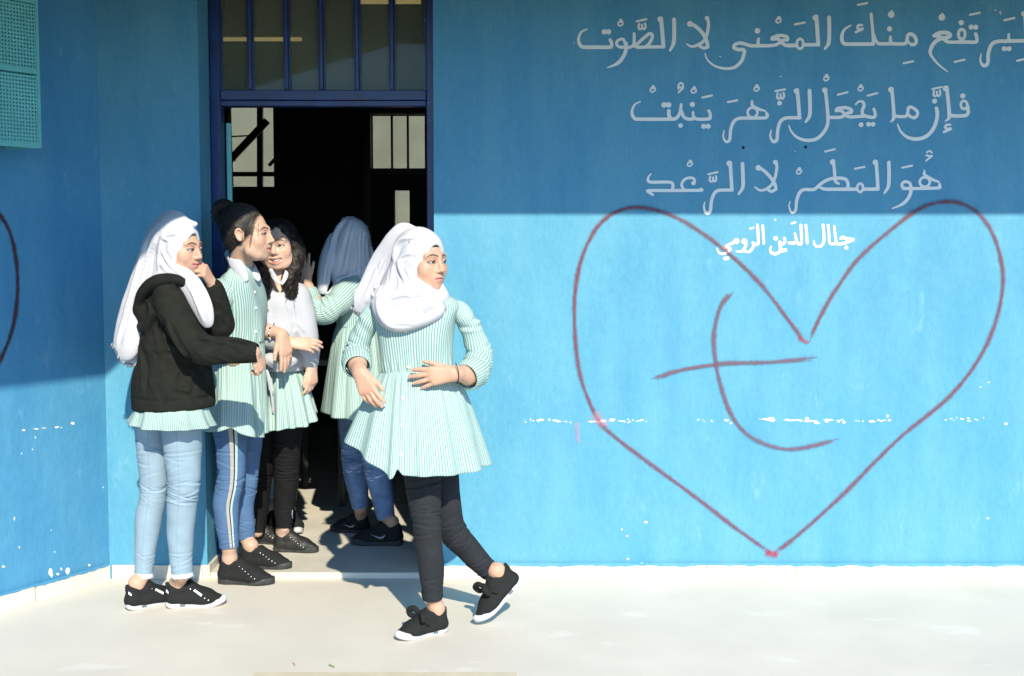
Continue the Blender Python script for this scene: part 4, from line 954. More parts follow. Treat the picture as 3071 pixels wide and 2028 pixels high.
# ---------------------------------------------------------------- shoes
def shoe(parent, heel, toe, roll=0.0, pitch_up=None, kind='run', L=.245, up=(0, 0, 1), side=1, ank=None):
    """heel, toe: points of the sole's underside"""
    heel = np.asarray(heel, float); toe = np.asarray(toe, float); f = vn(toe - heel); u = np.asarray(up, float); u = vn(u - f * (u @ f)); s = np.cross(f, u) * side    # s: outer side
    A = lambda a, b, c: heel + f * a * L + s * b * L + u * c * L
    upm = M['shoeL'] if kind == 'leather' else M['shoe']; th = .085 if kind == 'plim' or kind == 'leather' else .075
    F = Fld(np.minimum(heel, toe) - .13, np.maximum(heel, toe) + .15, .003)
    q = .8
    F.chain([A(.13, 0, .17), A(.35, .0, .15), A(.62, .02, .13), A(.84, .01, .115)], np.array([.125, .135, .165, .115]) * L, .03, n=u, q=.72)
    F.cap(A(.12, 0, .15), A(.15, 0, .34), .115 * L, .105 * L, .03); F.cap(A(.15, 0, .32), A(.36, 0, .34), .112 * L, .10 * L, .02); F.cap(A(.36, 0, .34), A(.66, .01, .17), .10 * L, .12 * L, .03)
    if kind == 'run': F.cap(A(.34, 0, .40), A(.40, 0, .46), .045 * L, .040 * L, .012, n=f, q=.5); F.cap(A(.03, 0, .36), A(.02, 0, .42), .03 * L, .025 * L, .015)
    F.cap(A(.20, 0, .43), A(.17, 0, .62), .088 * L, .16 * L, .012, True); F.cap(A(.20, 0, .43), A(.30, 0, .47), .080 * L, .088 * L, .012, True)
    F.cutz(A(0, 0, th * .9), -u, .004)
    # toe cap seam and lace ridges
    for i in range(5):
        t = .42 + i * .058; z = .385 - i * .037
        F.cap(A(t, -.085, z - .045), A(t + .03, .085, z - .045), .0036, None, .003); F.cap(A(t, -.04, z + .002), A(t + .03, .04, z + .002), .0042, None, .003)
    if kind == 'plim' or kind == 'leather': F.curve([A(.72, .17, .12), A(.74, .08, .215), A(.74, -.06, .215), A(.72, -.15, .12)], .0028, .003)
    V, Q = F.mesh(); V = relax(V, Q, 1, .4)
    o = mk('shoe', V, Q, upm, parent)
    # sole: stacked outlines
    out = [(-.01, .0), (.0, .075), (.05, .115), (.15, .13), (.32, .12), (.48, .135), (.62, .165), (.74, .17), (.86, .135), (.95, .085), (1.0, .02), (.99, -.05), (.93, -.11), (.80, -.145), (.65, -.14), (.48, -.115), (.32, -.115), (.15, -.125), (.05, -.11), (.0, -.075)]
    oc = np.array(crom(out + [out[0]], 4))[:-1]; rings = []
    rk = .055 if kind == 'run' else .02
    prof = [(.0, .93), (.012, .985), (.05, 1.0), (th + .03, .985), (th + .045, .95)] if kind == 'run' else [(.0, .97), (.01, 1.0), (th + .02, 1.0), (th + .03, .97)]
    for z, sc_ in prof:
        rg = []
        for a, b in oc:
            c = .5; zz = z + rk * max(0, (a - .72) / .28) ** 2 + (rk * .5 * max(0, (.12 - a) / .12) ** 2) + (.025 * max(0, 1 - abs(a - .1) / .3) if kind == 'run' and z > .05 else 0)
            rg.append(A(.49 + (a - .49) * sc_, b * sc_ * .98, zz))
        rings.append(rg)
    R = np.array(rings); m, n = R.shape[:2]; V = np.concatenate([R.reshape(-1, 3), [R[0].mean(0), R[-1].mean(0)]])
    Fc = [(i * n + j, i * n + (j + 1) % n, (i + 1) * n + (j + 1) % n, (i + 1) * n + j) for i in range(m - 1) for j in range(n)]
    Fc += [((j + 1) % n, j, m * n) for j in range(n)] + [((m - 1) * n + j, (m - 1) * n + (j + 1) % n, m * n + 1) for j in range(n)]
    sol = mk('sole', V, Fc, M['sole'] if kind == 'run' else M['soleB'], o, smooth=True)
    if kind == 'run':     # dark insert in the outer side of the sole
        for sg in (1, -1):
            idx = [j for j, (a, b) in enumerate(oc) if .20 < a < .36 and b * sg > 0]
            pts = []
            for z in (.02, th + .035): pts.append([A(oc[j][0], oc[j][1] * .98 * 1.012, z + .012) for j in idx])
            g_ = np.array(pts); mk('sole_insert', g_.reshape(-1, 3), [(j, j + 1, len(idx) + j + 1, len(idx) + j) for j in range(len(idx) - 1)], M['soleG'], o)
    return o, A, L

def shoe_side(o, A):
    """function (along, up, side) -> how far out the shoe's surface lies there"""
    me = o.data; co = np.empty(len(me.vertices) * 3, np.float32); me.vertices.foreach_get('co', co); V = co.reshape(-1, 3) + org(o); O = A(0, 0, 0); f = vn(A(1, 0, 0) - O); s_ = vn(A(0, 1, 0) - O); u = vn(A(0, 0, 1) - O); L = np.linalg.norm(A(1, 0, 0) - O)
    l = np.stack([(V - O) @ f / L, (V - O) @ s_ / L, (V - O) @ u / L], 1)
    def at_(a, c, sg):
        m = (np.abs(l[:, 0] - a) < .025) & (np.abs(l[:, 2] - c) < .025); return (l[m, 1] * sg).max() if m.any() else .12
    return at_

def eyelets(parent, A, kind='plim', side=1):
    F = []; T = []; at_ = shoe_side(parent, A)
    for i in range(6):
        t = .41 + i * .058; z = .335 - i * .038; q = {}
        for sg in (1, -1):
            b = at_(t, z, sg); c = A(t, sg * (b + .002), z); q[sg] = A(t + .005, sg * max(.02, b - .01), z + .012); s_ = vn(A(0, sg, 0.5) - A(0, 0, 0))
            v, f = lathe([(.0001, .0014), (.0014, .0018), (.0027, .0008), (.0027, -.001)], (0, 0, 0), 8); zq = Vector((0, 0, 1)).rotation_difference(Vector(s_)).to_matrix(); F.append((v @ np.array(zq).T + c, f))
        top = A(t + .02, 0, z + .055); P, _, _ = tube([q[1], top, q[-1]], [.0028, .0034, .0028], 6, 14); m_, n_ = P.shape[:2]
        T.append((P.reshape(-1, 3), [(a * n_ + b, a * n_ + (b + 1) % n_, (a + 1) * n_ + (b + 1) % n_, (a + 1) * n_ + b) for a in range(m_ - 1) for b in range(n_)]))
    v, f, _ = merge(F); tag(mk('eyelet', v, f, M['silver'], parent), kind='stuff')
    v, f, _ = merge(T); tag(mk('lace', v, f, M['lace'], parent), kind='stuff')
# ================================================================ people
def PX(p):
    p = np.asarray(p, float) - np.array((0, CAM_Y, CAM_Z)); dz = p[..., 1] * math.cos(TILT) - p[..., 2] * math.sin(TILT); up = p[..., 1] * math.sin(TILT) + p[..., 2] * math.cos(TILT)
    return 1535.5 + FPX * p[..., 0] / dz, 1014 - FPX * up / dz

class Body:
    """one continuous skin surface for a whole figure"""
    def __init__(s, pts, res=.0028, pad=.13):
        P = np.array(pts); s.F = Fld(P.min(0) - pad, P.max(0) + pad, res)
    def torso(s, pelvis, chest, neck, legs, shoes, rp=.10, rc=.095, depth=.8):
        """legs: (points, radii) of the trouser legs that cover them; shoes: (heel, toe, up)"""
        F = s.F; F.chain([pelvis, chest], [rp, rc], .03, n=(0, 1, 0), q=depth); F.chain([chest, neck], [.070, .046], .03)
        for (pts, rad), (he, to, up) in zip(legs, shoes):
            he, to = np.asarray(he, float), np.asarray(to, float); f = to - he; L = np.linalg.norm(f); f = f / L; u = vn(np.asarray(up, float) - f * (f @ np.asarray(up, float)))
            rr = [max(.026, r * .97 - .013) for r in rad]; F.cap(pelvis, pts[0], .07, rr[0], .03); c = crom(pts, 5); F.chain(list(c), list(np.interp(np.linspace(0, 1, len(c)), np.linspace(0, 1, len(rr)), rr)), .012)
            an = he + f * L * .20 + u * L * .44; F.chain([pts[-1], an], [rr[-1] + .003, .0305], .015); F.cap(an, he + f * L * .22 + u * L * .25, .032, .022, .015); F.cap(he + f * L * .22 + u * L * .25, he + f * L * .62 + u * L * .17, .022, .018, .012)
        return s
    def arm(s, chest, slv, el, wr, fwd, back, side, L=.165, r0=.036, r1=.0255, k0=.56, **kw):
        """slv: (points, radii) of the sleeve that covers the upper arm"""
        F = s.F; e = np.asarray(el, float); w = np.asarray(wr, float); pts, rad = slv
        F.cap(chest, pts[0], .055, max(.018, rad[0] * k0), .02); c = crom(list(pts), 4); F.chain(list(c), list(np.interp(np.linspace(0, 1, len(c)), np.linspace(0, 1, len(rad)), [max(.020, r * k0) for r in rad])), .010); F.cap(c[-1], e, min(.033, rad[-1] * k0), r0, .010)
        F.chain([e, e + (w - e) * .5, w - (w - e) * .12, w], [r0, r0 * .92, r1, r1 * .95], .012, n=back, q=.88); hand(F, w, fwd, back, side, L, **kw); return s
    def head(s, h, neck, smile=0, opn=0, ears=True):
        head_sdf(s.F, h, smile, opn, ears); s.F.cap(h(0, .028, -.05), neck, .047 * h.k, .050, .02); return s
    def done(s, parent, h, skin=(.60, .375, .275), hcol=True, **kw):
        V, Q = s.F.mesh(); V = relax(V, Q, 1, .25); c = np.tile(np.array(skin), (len(V), 1)); l = h.loc(V)
        m = (np.abs(l) < (.12, .15, .14)).all(1)
        if hcol: c[m] = head_col(l[m], skin=skin, **kw)
        for q, r_ in NAILS: d_ = np.linalg.norm(V - q, axis=1); m2 = d_ < r_; c[m2] = (.68, .42, .36)
        for q in KNUCK: w_ = .35 * np.exp(-(np.linalg.norm(V - q, axis=1) / .011) ** 2)[:, None]; c = c * (1 - w_) + np.array((.58, .28, .20)) * w_
        NAILS.clear(); KNUCK.clear()
        c = c * (1 + .05 * wob(V, 60, 3)[:, None] + .03 * wob(V, 220, 5)[:, None]); return mk('body', V, Q, M['skin'], parent, col=np.clip(c, 0, 1))

def finish(F, name, mt, parent, sm=1, noise=0, nsc=40, seed=1, label=None):
    V, Q = F.mesh(); V = relax(V, Q, sm, .5)
    if noise: V = V + vnormals(V, Q) * (noise * wob(V, nsc, seed))[:, None]
    return mk(name, V, Q, mt, parent, label=label)

def fringe(parent, a, b, n, L, dirv, mt, seed=0, w=.0022, name='fringe'):
    r = random.Random(seed); parts = []; a = np.asarray(a); b = np.asarray(b)
    for i in range(n):
        p = a + (b - a) * ((i + r.uniform(-.3, .3)) / max(1, n - 1)); d = vn(np.asarray(dirv) + np.array([r.uniform(-.35, .35), r.uniform(-.2, .2), r.uniform(-.15, .15)])); l = L * r.uniform(.6, 1.2); s = vn(np.cross(d, (0, 1, 0))) * w
        m = p + d * l * .5 + s * r.uniform(-1, 1); e = p + d * l + s * r.uniform(-2, 2); y = np.array((0, w * .5, 0))
        v = [p - s, p + s, m + s * .9, m - s * .9, e, p + y, m + y]
        parts.append((np.array(v), [(0, 1, 2, 3), (3, 2, 4), (1, 5, 6, 2), (5, 0, 3, 6), (2, 6, 4), (6, 3, 4)]))
    v, f, _ = merge(parts); return mk(name, v, f, mt, parent)

def ringbody(rings, y, n=120, m=70, yaw=0, fold=None, e=2.3):
    """horizontal rings from silhouettes: (py, pxL, pxR, half depth[, dy])"""
    K_ = np.linspace(0, 1, len(rings)); dat = []
    for r in rings:
        py, L, R, b = r[:4]; yy = y + (r[4] if len(r) > 4 else 0); l, q = W(L, py, yy), W(R, py, yy); c = (l + q) / 2
        dat.append((c[0], c[1], c[2], (q[0] - l[0]) / 2, b))
    D = crom(dat, 20); t = np.linspace(0, len(D) - 1, m); D = np.stack([np.interp(t, np.arange(len(D)), D[:, i]) for i in range(5)], 1)
    th = np.linspace(-math.pi / 2, 1.5 * math.pi, n, endpoint=False); ct, sn = np.cos(th), np.sin(th)
    pw = 2 / e; X = np.sign(ct) * np.abs(ct) ** pw; Y = np.sign(sn) * np.abs(sn) ** pw
    dr = fold(th[None, :], np.linspace(0, 1, m)[:, None]) if fold else np.zeros((m, n))
    P = np.zeros((m, n, 3)); P[:, :, 0] = D[:, 0:1] + (D[:, 3:4] + dr) * X; P[:, :, 1] = D[:, 1:2] - (D[:, 4:5] + dr) * Y; P[:, :, 2] = D[:, 2:3]
    return P

def skirt(waist, hem, y, waist_b, name, mt, parent, n_str=118, nf=11, amp=.014, seed=0, m=60, n=300, bul=.75, sag=0):
    """waist=(py, L, R); hem: list of (theta, px, py, dy)"""
    l, q = W(waist[1], waist[0], y), W(waist[2], waist[0], y); c = (l + q) / 2; a = (q[0] - l[0]) / 2
    th = np.linspace(-math.pi / 2, 1.5 * math.pi, n, endpoint=False)
    H_ = sorted([((t + 90) % 360, *W(px, py, y + dy)) for t, px, py, dy in hem]); T = np.array([h_[0] for h_ in H_]); T = np.r_[T[-1] - 360, T, T[0] + 360]
    HP = np.array([h_[1:] for h_ in H_]); HP = np.concatenate([HP[-1:], HP, HP[:1]]); td = np.degrees(th) + 90
    hp = np.stack([np.interp(td, T, HP[:, i]) for i in range(3)], 1)
    k = np.exp(-np.linspace(-2, 2, 9) ** 2); k /= k.sum()
    for i in range(3): hp[:, i] = np.convolve(np.r_[hp[-4:, i], hp[:, i], hp[:4, i]], k, 'valid')
    wp = np.stack([c[0] + a * np.cos(th), c[1] - waist_b * np.sin(th), np.full(n, c[2])], 1)
    v = np.linspace(0, 1, m)[:, None, None]; bl = v ** bul
    P = np.empty((m, n, 3)); P[:, :, :2] = wp[None, :, :2] + (hp - wp)[None, :, :2] * bl; P[:, :, 2:] = wp[None, :, 2:] + (hp - wp)[None, :, 2:] * v
    r = np.random.default_rng(seed); D = np.zeros(n)
    for i in range(7): kf = nf + r.integers(-5, 6); D += r.uniform(.3, 1) * np.cos(kf * th + r.uniform(0, 6.3))
    D = D / 2.2; D2 = (np.cos(23 * th + 2.3 * np.sin(3 * th)) + np.cos(37 * th + 3 * np.sin(2 * th + 1))) * .14
    sharp = np.sign(D) * np.abs(D) ** .8
    A_ = (amp * (sharp[None, :] * (.10 + .90 * np.linspace(0, 1, m)[:, None] ** 1.2) + D2[None, :] * (1 - .75 * np.linspace(0, 1, m)[:, None])))
    A_ *= np.clip(np.linspace(0, 1, m)[:, None] * 9, 0, 1)
    P[:, :, 0] += A_ * np.cos(th); P[:, :, 1] -= A_ * np.sin(th)
    P[-1] += (P[-1] - P[-2]) * 0
    ins = P[-1:].copy(); ins[:, :, 0] -= .004 * np.cos(th); ins[:, :, 1] += .004 * np.sin(th); up_ = P[-6:-5].copy() * .5 + P[-7:-6] * .5; up_[:, :, 0] -= .006 * np.cos(th); up_[:, :, 1] += .006 * np.sin(th)
    P2 = np.concatenate([P, ins, up_]); return grid(P2, name, mt, parent, uv=stripe_uv(P2, n_str)), P

def snap(P, px, py, tol=10):
    V = P.reshape(-1, 3); x, y = PX(V); m = np.hypot(x - px, y - py) < tol
    if not m.any(): i = np.argmin(np.hypot(x - px, y - py)); return V[i]
    c = V[m]; return c[np.argmin(c[:, 1])]

def buttons(parent, P, pts, r=.0062):
    for px, py in pts:
        c = snap(P, px, py, 14) + np.array((0, -.0015, 0)); v, f = lathe([(.0008, .0022), (.0018, .0012), (.0045, .0018), (r, .0012), (r, -.001), (.001, -.002)], (0, 0, 0), 14)
        v = np.stack([v[:, 0], -v[:, 2], v[:, 1]], 1) + c; mk('button', v, f, M['button'], parent)

def leg(parent, pts, rad, mt, ph=0, seed=1, knee=.5, name='trouser_leg', amp=.0032, m=220):
    wr = wr_set(seed, knee - .07, knee + .09, 11, ph + 60, amp, .0042) + wr_set(seed + 5, knee - .05, knee + .06, 9, ph - 90, amp, .0046) + wr_set(seed + 9, .82, .97, 6, ph, amp * .6, .0048) + wr_set(seed + 2, .15, .40, 7, ph + 40, amp * .7, .006)
    P, L, c = tube(pts, rad, 56, m, wr, rough=.0010, seed=seed)
    return grid(P, name, mt, parent, uv=stripe_uv(P, 8)), P

def ankle(pts, r0=.034, r1=.036): return limb_field(pts, [r0] + [r1 * .95] * (len(pts) - 2) + [r1], .004)
def G0(px, py, z=0.0): return G(px, py, z)
def cuffring(parent, a, b, r, mt, seed=0, name='cuff', bulge=.004):
    a = np.asarray(a, float); b = np.asarray(b, float); P, L, c = tube([a, a + (b - a) * .33, a + (b - a) * .66, b], [r, r + bulge, r + bulge, r], 48, 22, rough=.0012, seed=seed)
    I = P[-1:] - (P[-1:] - b) * .12; P = np.concatenate([P[:1] - (P[:1] - a) * .12, P, I]); return grid(P, name, mt, parent, uv=stripe_uv(P, round(c / PITCH)))
def sleeve(parent, pts, rad, seed=0, twist=0.0, n_str=None, elbow=.6, ph=0, mt=None, name='sleeve', amp=.006, m=110):
    wr = wr_set(seed, elbow - .12, elbow + .15, 8, ph, amp, .013) + wr_set(seed + 3, .05, .35, 5, ph + 120, amp * .6, .018) + wr_set(seed + 4, .8, .98, 6, ph + 40, amp * .8, .016)
    P, L, c = tube(pts, rad, 64, m, wr, rough=.003, seed=seed); I = P[-1:] + (P[-1].mean(0) - P[-1:]) * .1; P2 = np.concatenate([P, I, P[-8:-7] + (P[-8].mean(0) - P[-8:-7]) * .12])
    return grid(P2, name, mt or M['stripe'], parent, uv=stripe_uv(P2, n_str or max(20, round(c / PITCH)), twist)), P
def shoe_label(o, A, quad, sg, mt=None, name='shoe_label'):
    """small flat badge laid on the side of a shoe: quad of (along, up) in shoe lengths"""
    me = o.data; n = len(me.vertices); co = np.empty(n * 3, np.float32); me.vertices.foreach_get('co', co); V = co.reshape(-1, 3) + org(o); O = A(0, 0, 0); f = vn(A(1, 0, 0) - O); s_ = vn(A(0, 1, 0) - O); u = vn(A(0, 0, 1) - O); L = np.linalg.norm(A(1, 0, 0) - O)
    l = np.stack([(V - O) @ f / L, (V - O) @ s_ / L, (V - O) @ u / L], 1); out = []
    for a, c in quad:
        m = (np.abs(l[:, 0] - a) < .03) & (np.abs(l[:, 2] - c) < .03); b = (l[m, 1] * sg).max() if m.any() else .13
        out.append(A(a, (b + .008) * sg, c))
    mk(name, out, [tuple(range(len(out)))], mt or M['fray'], o, smooth=False)
def bow(parent, A, o):
    F = Fld(A(.5, 0, .35) - .09, A(.5, 0, .35) + .09, .0028); c = A(.50, 0, .36)
    for sg in (1, -1):
        F.curve([c, A(.55, sg * .13, .46), A(.60, sg * .24, .42), A(.58, sg * .20, .33), c], np.array([.006, .009, .008, .008, .006]), .006)
        F.curve([c, A(.50, sg * .12, .32), A(.46, sg * .20, .25)], np.array([.006, .008, .006]), .005)
    F.ell(c, (.012, .012, .012)); finish(F, 'bow', M['shoe'], o)

def hijab_shell(F, h, top=(.087, .106, .098)):
    k = h.k
    F.ell(h(0, .020, .030), np.array(top) * k, h.R, .02); F.ell(h(0, .000, -.045), np.array((.081, .088, .088)) * k, h.R, .03)
def hijab_open(F, h, w=.0555, z=-.017, hz=.096, kk=.005):
    F.ell(h(0, -.118, z), np.array((w, .085, hz)) * h.k, h.R, kk, True)
    F.ell(h(0, -.150, z), np.array((w * 1.25, .075, hz * 1.08)) * h.k, h.R, .006, True)
def fine(F, lines, r=.0038, k=.006, d=(4, 4)):
    """thin creases: a sharp ridge with a shallow valley beside it"""
    for f_ in lines: F.fold(f_, r, k); F.fold([(a + d[0], b_ + d[1]) for a, b_ in f_], r * 1.3, k, True)
def undercap(parent, h, zc=.058):
    F = Fld(h.c - .14, h.c + .14, .003); F.ell(h(0, .020, .035), np.array((.0775, .0955, .0875)) * h.k, h.R); F.ell(h(0, -.028, -.022), np.array((.0635, .0700, .089)) * h.k, h.R, .02)
    F.cutz(h(0, -.08, zc), h.R @ np.array((0, -.35, -.94)), .002); F.cutz(h(0, .01, 0), h.R @ np.array((0, 1., 0)), .002); return finish(F, 'undercap', M['under'], parent)

# ---------------------------------------------------------------- A: girl striding across the front
def girl_a():
    y = -.80; p = thing('person', 'girl in mint striped dress and white hijab striding past, head turned right', 'person', (W(1262, 1900, y)[0], y, 0))
    h = HF(W(1266, 782, y), 48, 3, 0, .97); N = W(1240, 912, y)
    eL, wL = W(1418, 1124, -.85), W(1362, 1120, -.945); eR, wR = W(1068, 1075, -.80), W(1078, 1115, -.935)
    LG = [([W(1262, 1235, -.80), W(1266, 1400, -.82), W(1277, 1540, -.84), W(1285, 1620, -.835), W(1293, 1700, -.82), W(1297, 1788, -.80)], [.085, .074, .058, .051, .049, .038]),
          ([W(1300, 1235, -.76), W(1325, 1440, -.74), W(1352, 1580, -.71), W(1400, 1642, -.65), W(1438, 1684, -.62), W(1468, 1712, -.60)], [.085, .066, .055, .050, .045, .037])]
    SL = [([W(1350, 918, -.79), W(1389, 945, -.79), W(1420, 1005, -.775), W(1437, 1068, -.77), W(1424, 1110, -.83), W(1404, 1130, -.875)], [.030, .038, .043, .052, .055, .054]),
          ([W(1150, 918, -.80), W(1114, 948, -.80), W(1084, 1010, -.78), W(1071, 1058, -.775), W(1072, 1092, -.85)], [.030, .037, .043, .050, .051])]
    SH = [(G0(1338, 1893), G0(1186, 1924), (0, 0, 1), 1), (W(1566, 1746, -.60), W(1436, 1877, -.69), (-1, -.25, .95), -1)]
    B = Body([h.c, N, eL, wL, eR, wR, W(1190, 1920, -.9), W(1560, 1740, -.6), W(1230, 1140, -.98)]); B.head(h, N, ears=False); ch = W(1250, 965, y)
    B.torso(W(1268, 1215, y), ch, N, LG, [q[:3] for q in SH])
    B.arm(ch, SL[0], eL, wL, (-1, -.10, -.12), (.05, -1, .12), 1, .168, .032, .026, curl=(10, 8, 9, 12), spread=(6, 0, -7, -15), thumb=(30, 0), tcurl=6)
    B.arm(ch, SL[1], eR, wR, (.40, -.42, -.80), (-.45, -.85, .25), -1, .165, .036, .027, curl=(14, 18, 22, 26), spread=(5, 1, -3, -8), thumb=(26, 0), tcurl=8)
    B.done(p, h, (.60, .36, .25), gaze=.002)
    undercap(p, h)
    # dress
    def fold(th, v): return .0025 * np.sin(5 * th + 9 * v) + .003 * np.exp(-((v - .05) / .06) ** 2) * np.sin(23 * th) + .004 * np.sin(3 * th - 4 * v)
    P = ringbody([(1114, 1150, 1358, .100), (1062, 1142, 1358, .102), (1005, 1133, 1362, .110), (955, 1124, 1372, .112), (922, 1116, 1382, .098), (902, 1128, 1372, .082), (886, 1160, 1340, .068), (872, 1195, 1300, .058)], y, fold=fold)
    b = grid(P, 'dress_bodice', M['stripe'], p, uv=stripe_uv(P, 78))
    hem = [(0, 1472, 1393, .06), (25, 1440, 1408, -.10), (50, 1385, 1424, -.19), (75, 1305, 1430, -.24), (100, 1235, 1430, -.25), (110, 1206, 1426, -.25), (113.5, 1197, 1392, -.22), (117, 1188, 1432, -.25), (121, 1172, 1440, -.25), (145, 1105, 1385, -.22), (170, 1046, 1330, -.12), (190, 1037, 1310, .0), (225, 1090, 1330, .18), (270, 1250, 1385, .24), (315, 1420, 1395, .20)]
    s, SP = skirt((1108, 1151, 1358), hem, y, .100, 'dress_skirt', M['stripe'], p, 168, 8, .015, 4)
    buttons(b, P, [(1208, 1000), (1212, 1097)]); buttons(s, SP, [(1208, 1180), (1205, 1262), (1199, 1352)])
    so, _ = sleeve(p, *SL[0], 3, -4, None, .62, 200)
    cuffring(so, W(1432, 1108, -.82), W(1398, 1131, -.885), .054, M['stripe'], 4)
    so, _ = sleeve(p, *SL[1], 8, 3, None, .7, 20)
    cuffring(so, W(1068, 1072, -.81), W(1072, 1100, -.865), .052, M['stripe'], 9)
    # scarf
    F = Fld(np.array(h.c) - (.27, .18, .30), np.array(h.c) + (.17, .22, .17), .0036)
    hijab_shell(F, h); F.cap(h(0, .01, -.10), W(1240, 905, -.80), .072, .098, .03); F.cap(h(0, .05, -.03), W(1185, 890, -.74), .085, .075, .03)
    F.chain([W(1160, 905, -.83), W(1172, 942, -.872)], [.065, .045], .03); F.chain([W(1235, 905, -.84), W(1222, 945, -.895)], [.08, .043], .03, n=(0, 1, 0), q=.8); F.chain([W(1300, 895, -.83), W(1298, 918, -.885)], [.058, .038], .03)
    F.curve([W(1140, 925, -.865), W(1172, 965, -.905), W(1215, 968, -.917), W(1270, 952, -.915), W(1312, 928, -.90)], [.018, .016, .016, .016, .018], .03)
    # loose tail over the shoulder
    F.curve([W(1215, 715, -.745), W(1160, 795, -.70), W(1118, 870, -.69), W(1085, 915, -.69)], [.06, .060, .050, .046], .02, n=(.25, 1, .1), q=.28)
    hijab_open(F, h)
    for f_ in ([(1191, 769), (1237, 835), (1269, 860), (1296, 872)], [(1195, 790), (1214, 828), (1250, 868), (1283, 880), (1317, 876)], [(1133, 892), (1156, 904), (1195, 893), (1237, 892), (1285, 884)], [(1255, 938), (1283, 929), (1317, 904)], [(1180, 800), (1176, 850), (1150, 890)], [(1225, 712), (1195, 730), (1180, 775)], [(1150, 780), (1125, 850), (1095, 910)]):
        F.fold(f_, .0075, .014); F.fold([(a + 4, b_ + 7) for a, b_ in f_], .009, .012, True)
    F.fold([(1131, 900), (1140, 938), (1159, 966), (1179, 980)], .008, .012)
    fine(F, ([(1200, 800), (1225, 845), (1262, 872), (1300, 884)], [(1186, 800), (1196, 840), (1225, 878), (1265, 890)], [(1168, 810), (1160, 850), (1140, 885)], [(1150, 905), (1190, 915), (1240, 905), (1300, 892)], [(1160, 930), (1200, 950), (1260, 945), (1310, 915)], [(1235, 690), (1270, 690), (1305, 712)], [(1215, 720), (1250, 715), (1290, 735)], [(1130, 800), (1108, 860), (1080, 915)], [(1160, 760), (1140, 820), (1118, 880)], [(1198, 775), (1222, 765), (1240, 770)], [(1150, 955), (1180, 972), (1230, 975)]))
    finish(F, 'hijab', M['scarf'], p, 1, .0010, 70, 3)
    fringe(p, W(1050, 918, -.70), W(1092, 944, -.70), 26, .018, (-.25, 0, -1), M['scarf'], 2, .0026); fringe(p, W(1308, 934, -.925), W(1340, 916, -.90), 14, .010, (.2, -.1, -1), M['scarf'], 5, .002)
    # trousers
    t1, _ = leg(p, *LG[0], M['denimA'], 0, 3, .55)
    t2, _ = leg(p, *LG[1], M['denimA'], 30, 11, .66)
    cuffring(t1, W(1296, 1762, -.805), W(1297, 1796, -.80), .0375, M['denimA'], 1, bulge=.003); cuffring(t2, W(1446, 1694, -.615), W(1472, 1716, -.60), .038, M['denimA'], 2, bulge=.003)
    # shoes
    for he, to, up_, sd in SH: o, A, L = shoe(p, he, to, kind='run', L=np.linalg.norm(to - he), up=up_, side=sd); bow(p, A, o)
    P_, _, _ = tube([W(1366, 1088, -.972), W(1374, 1110, -.974), W(1376, 1135, -.965), W(1370, 1150, -.94)], [.0016] * 4, 8, 24); grid(P_, 'bracelet', M['lace'], p)
girl_a()

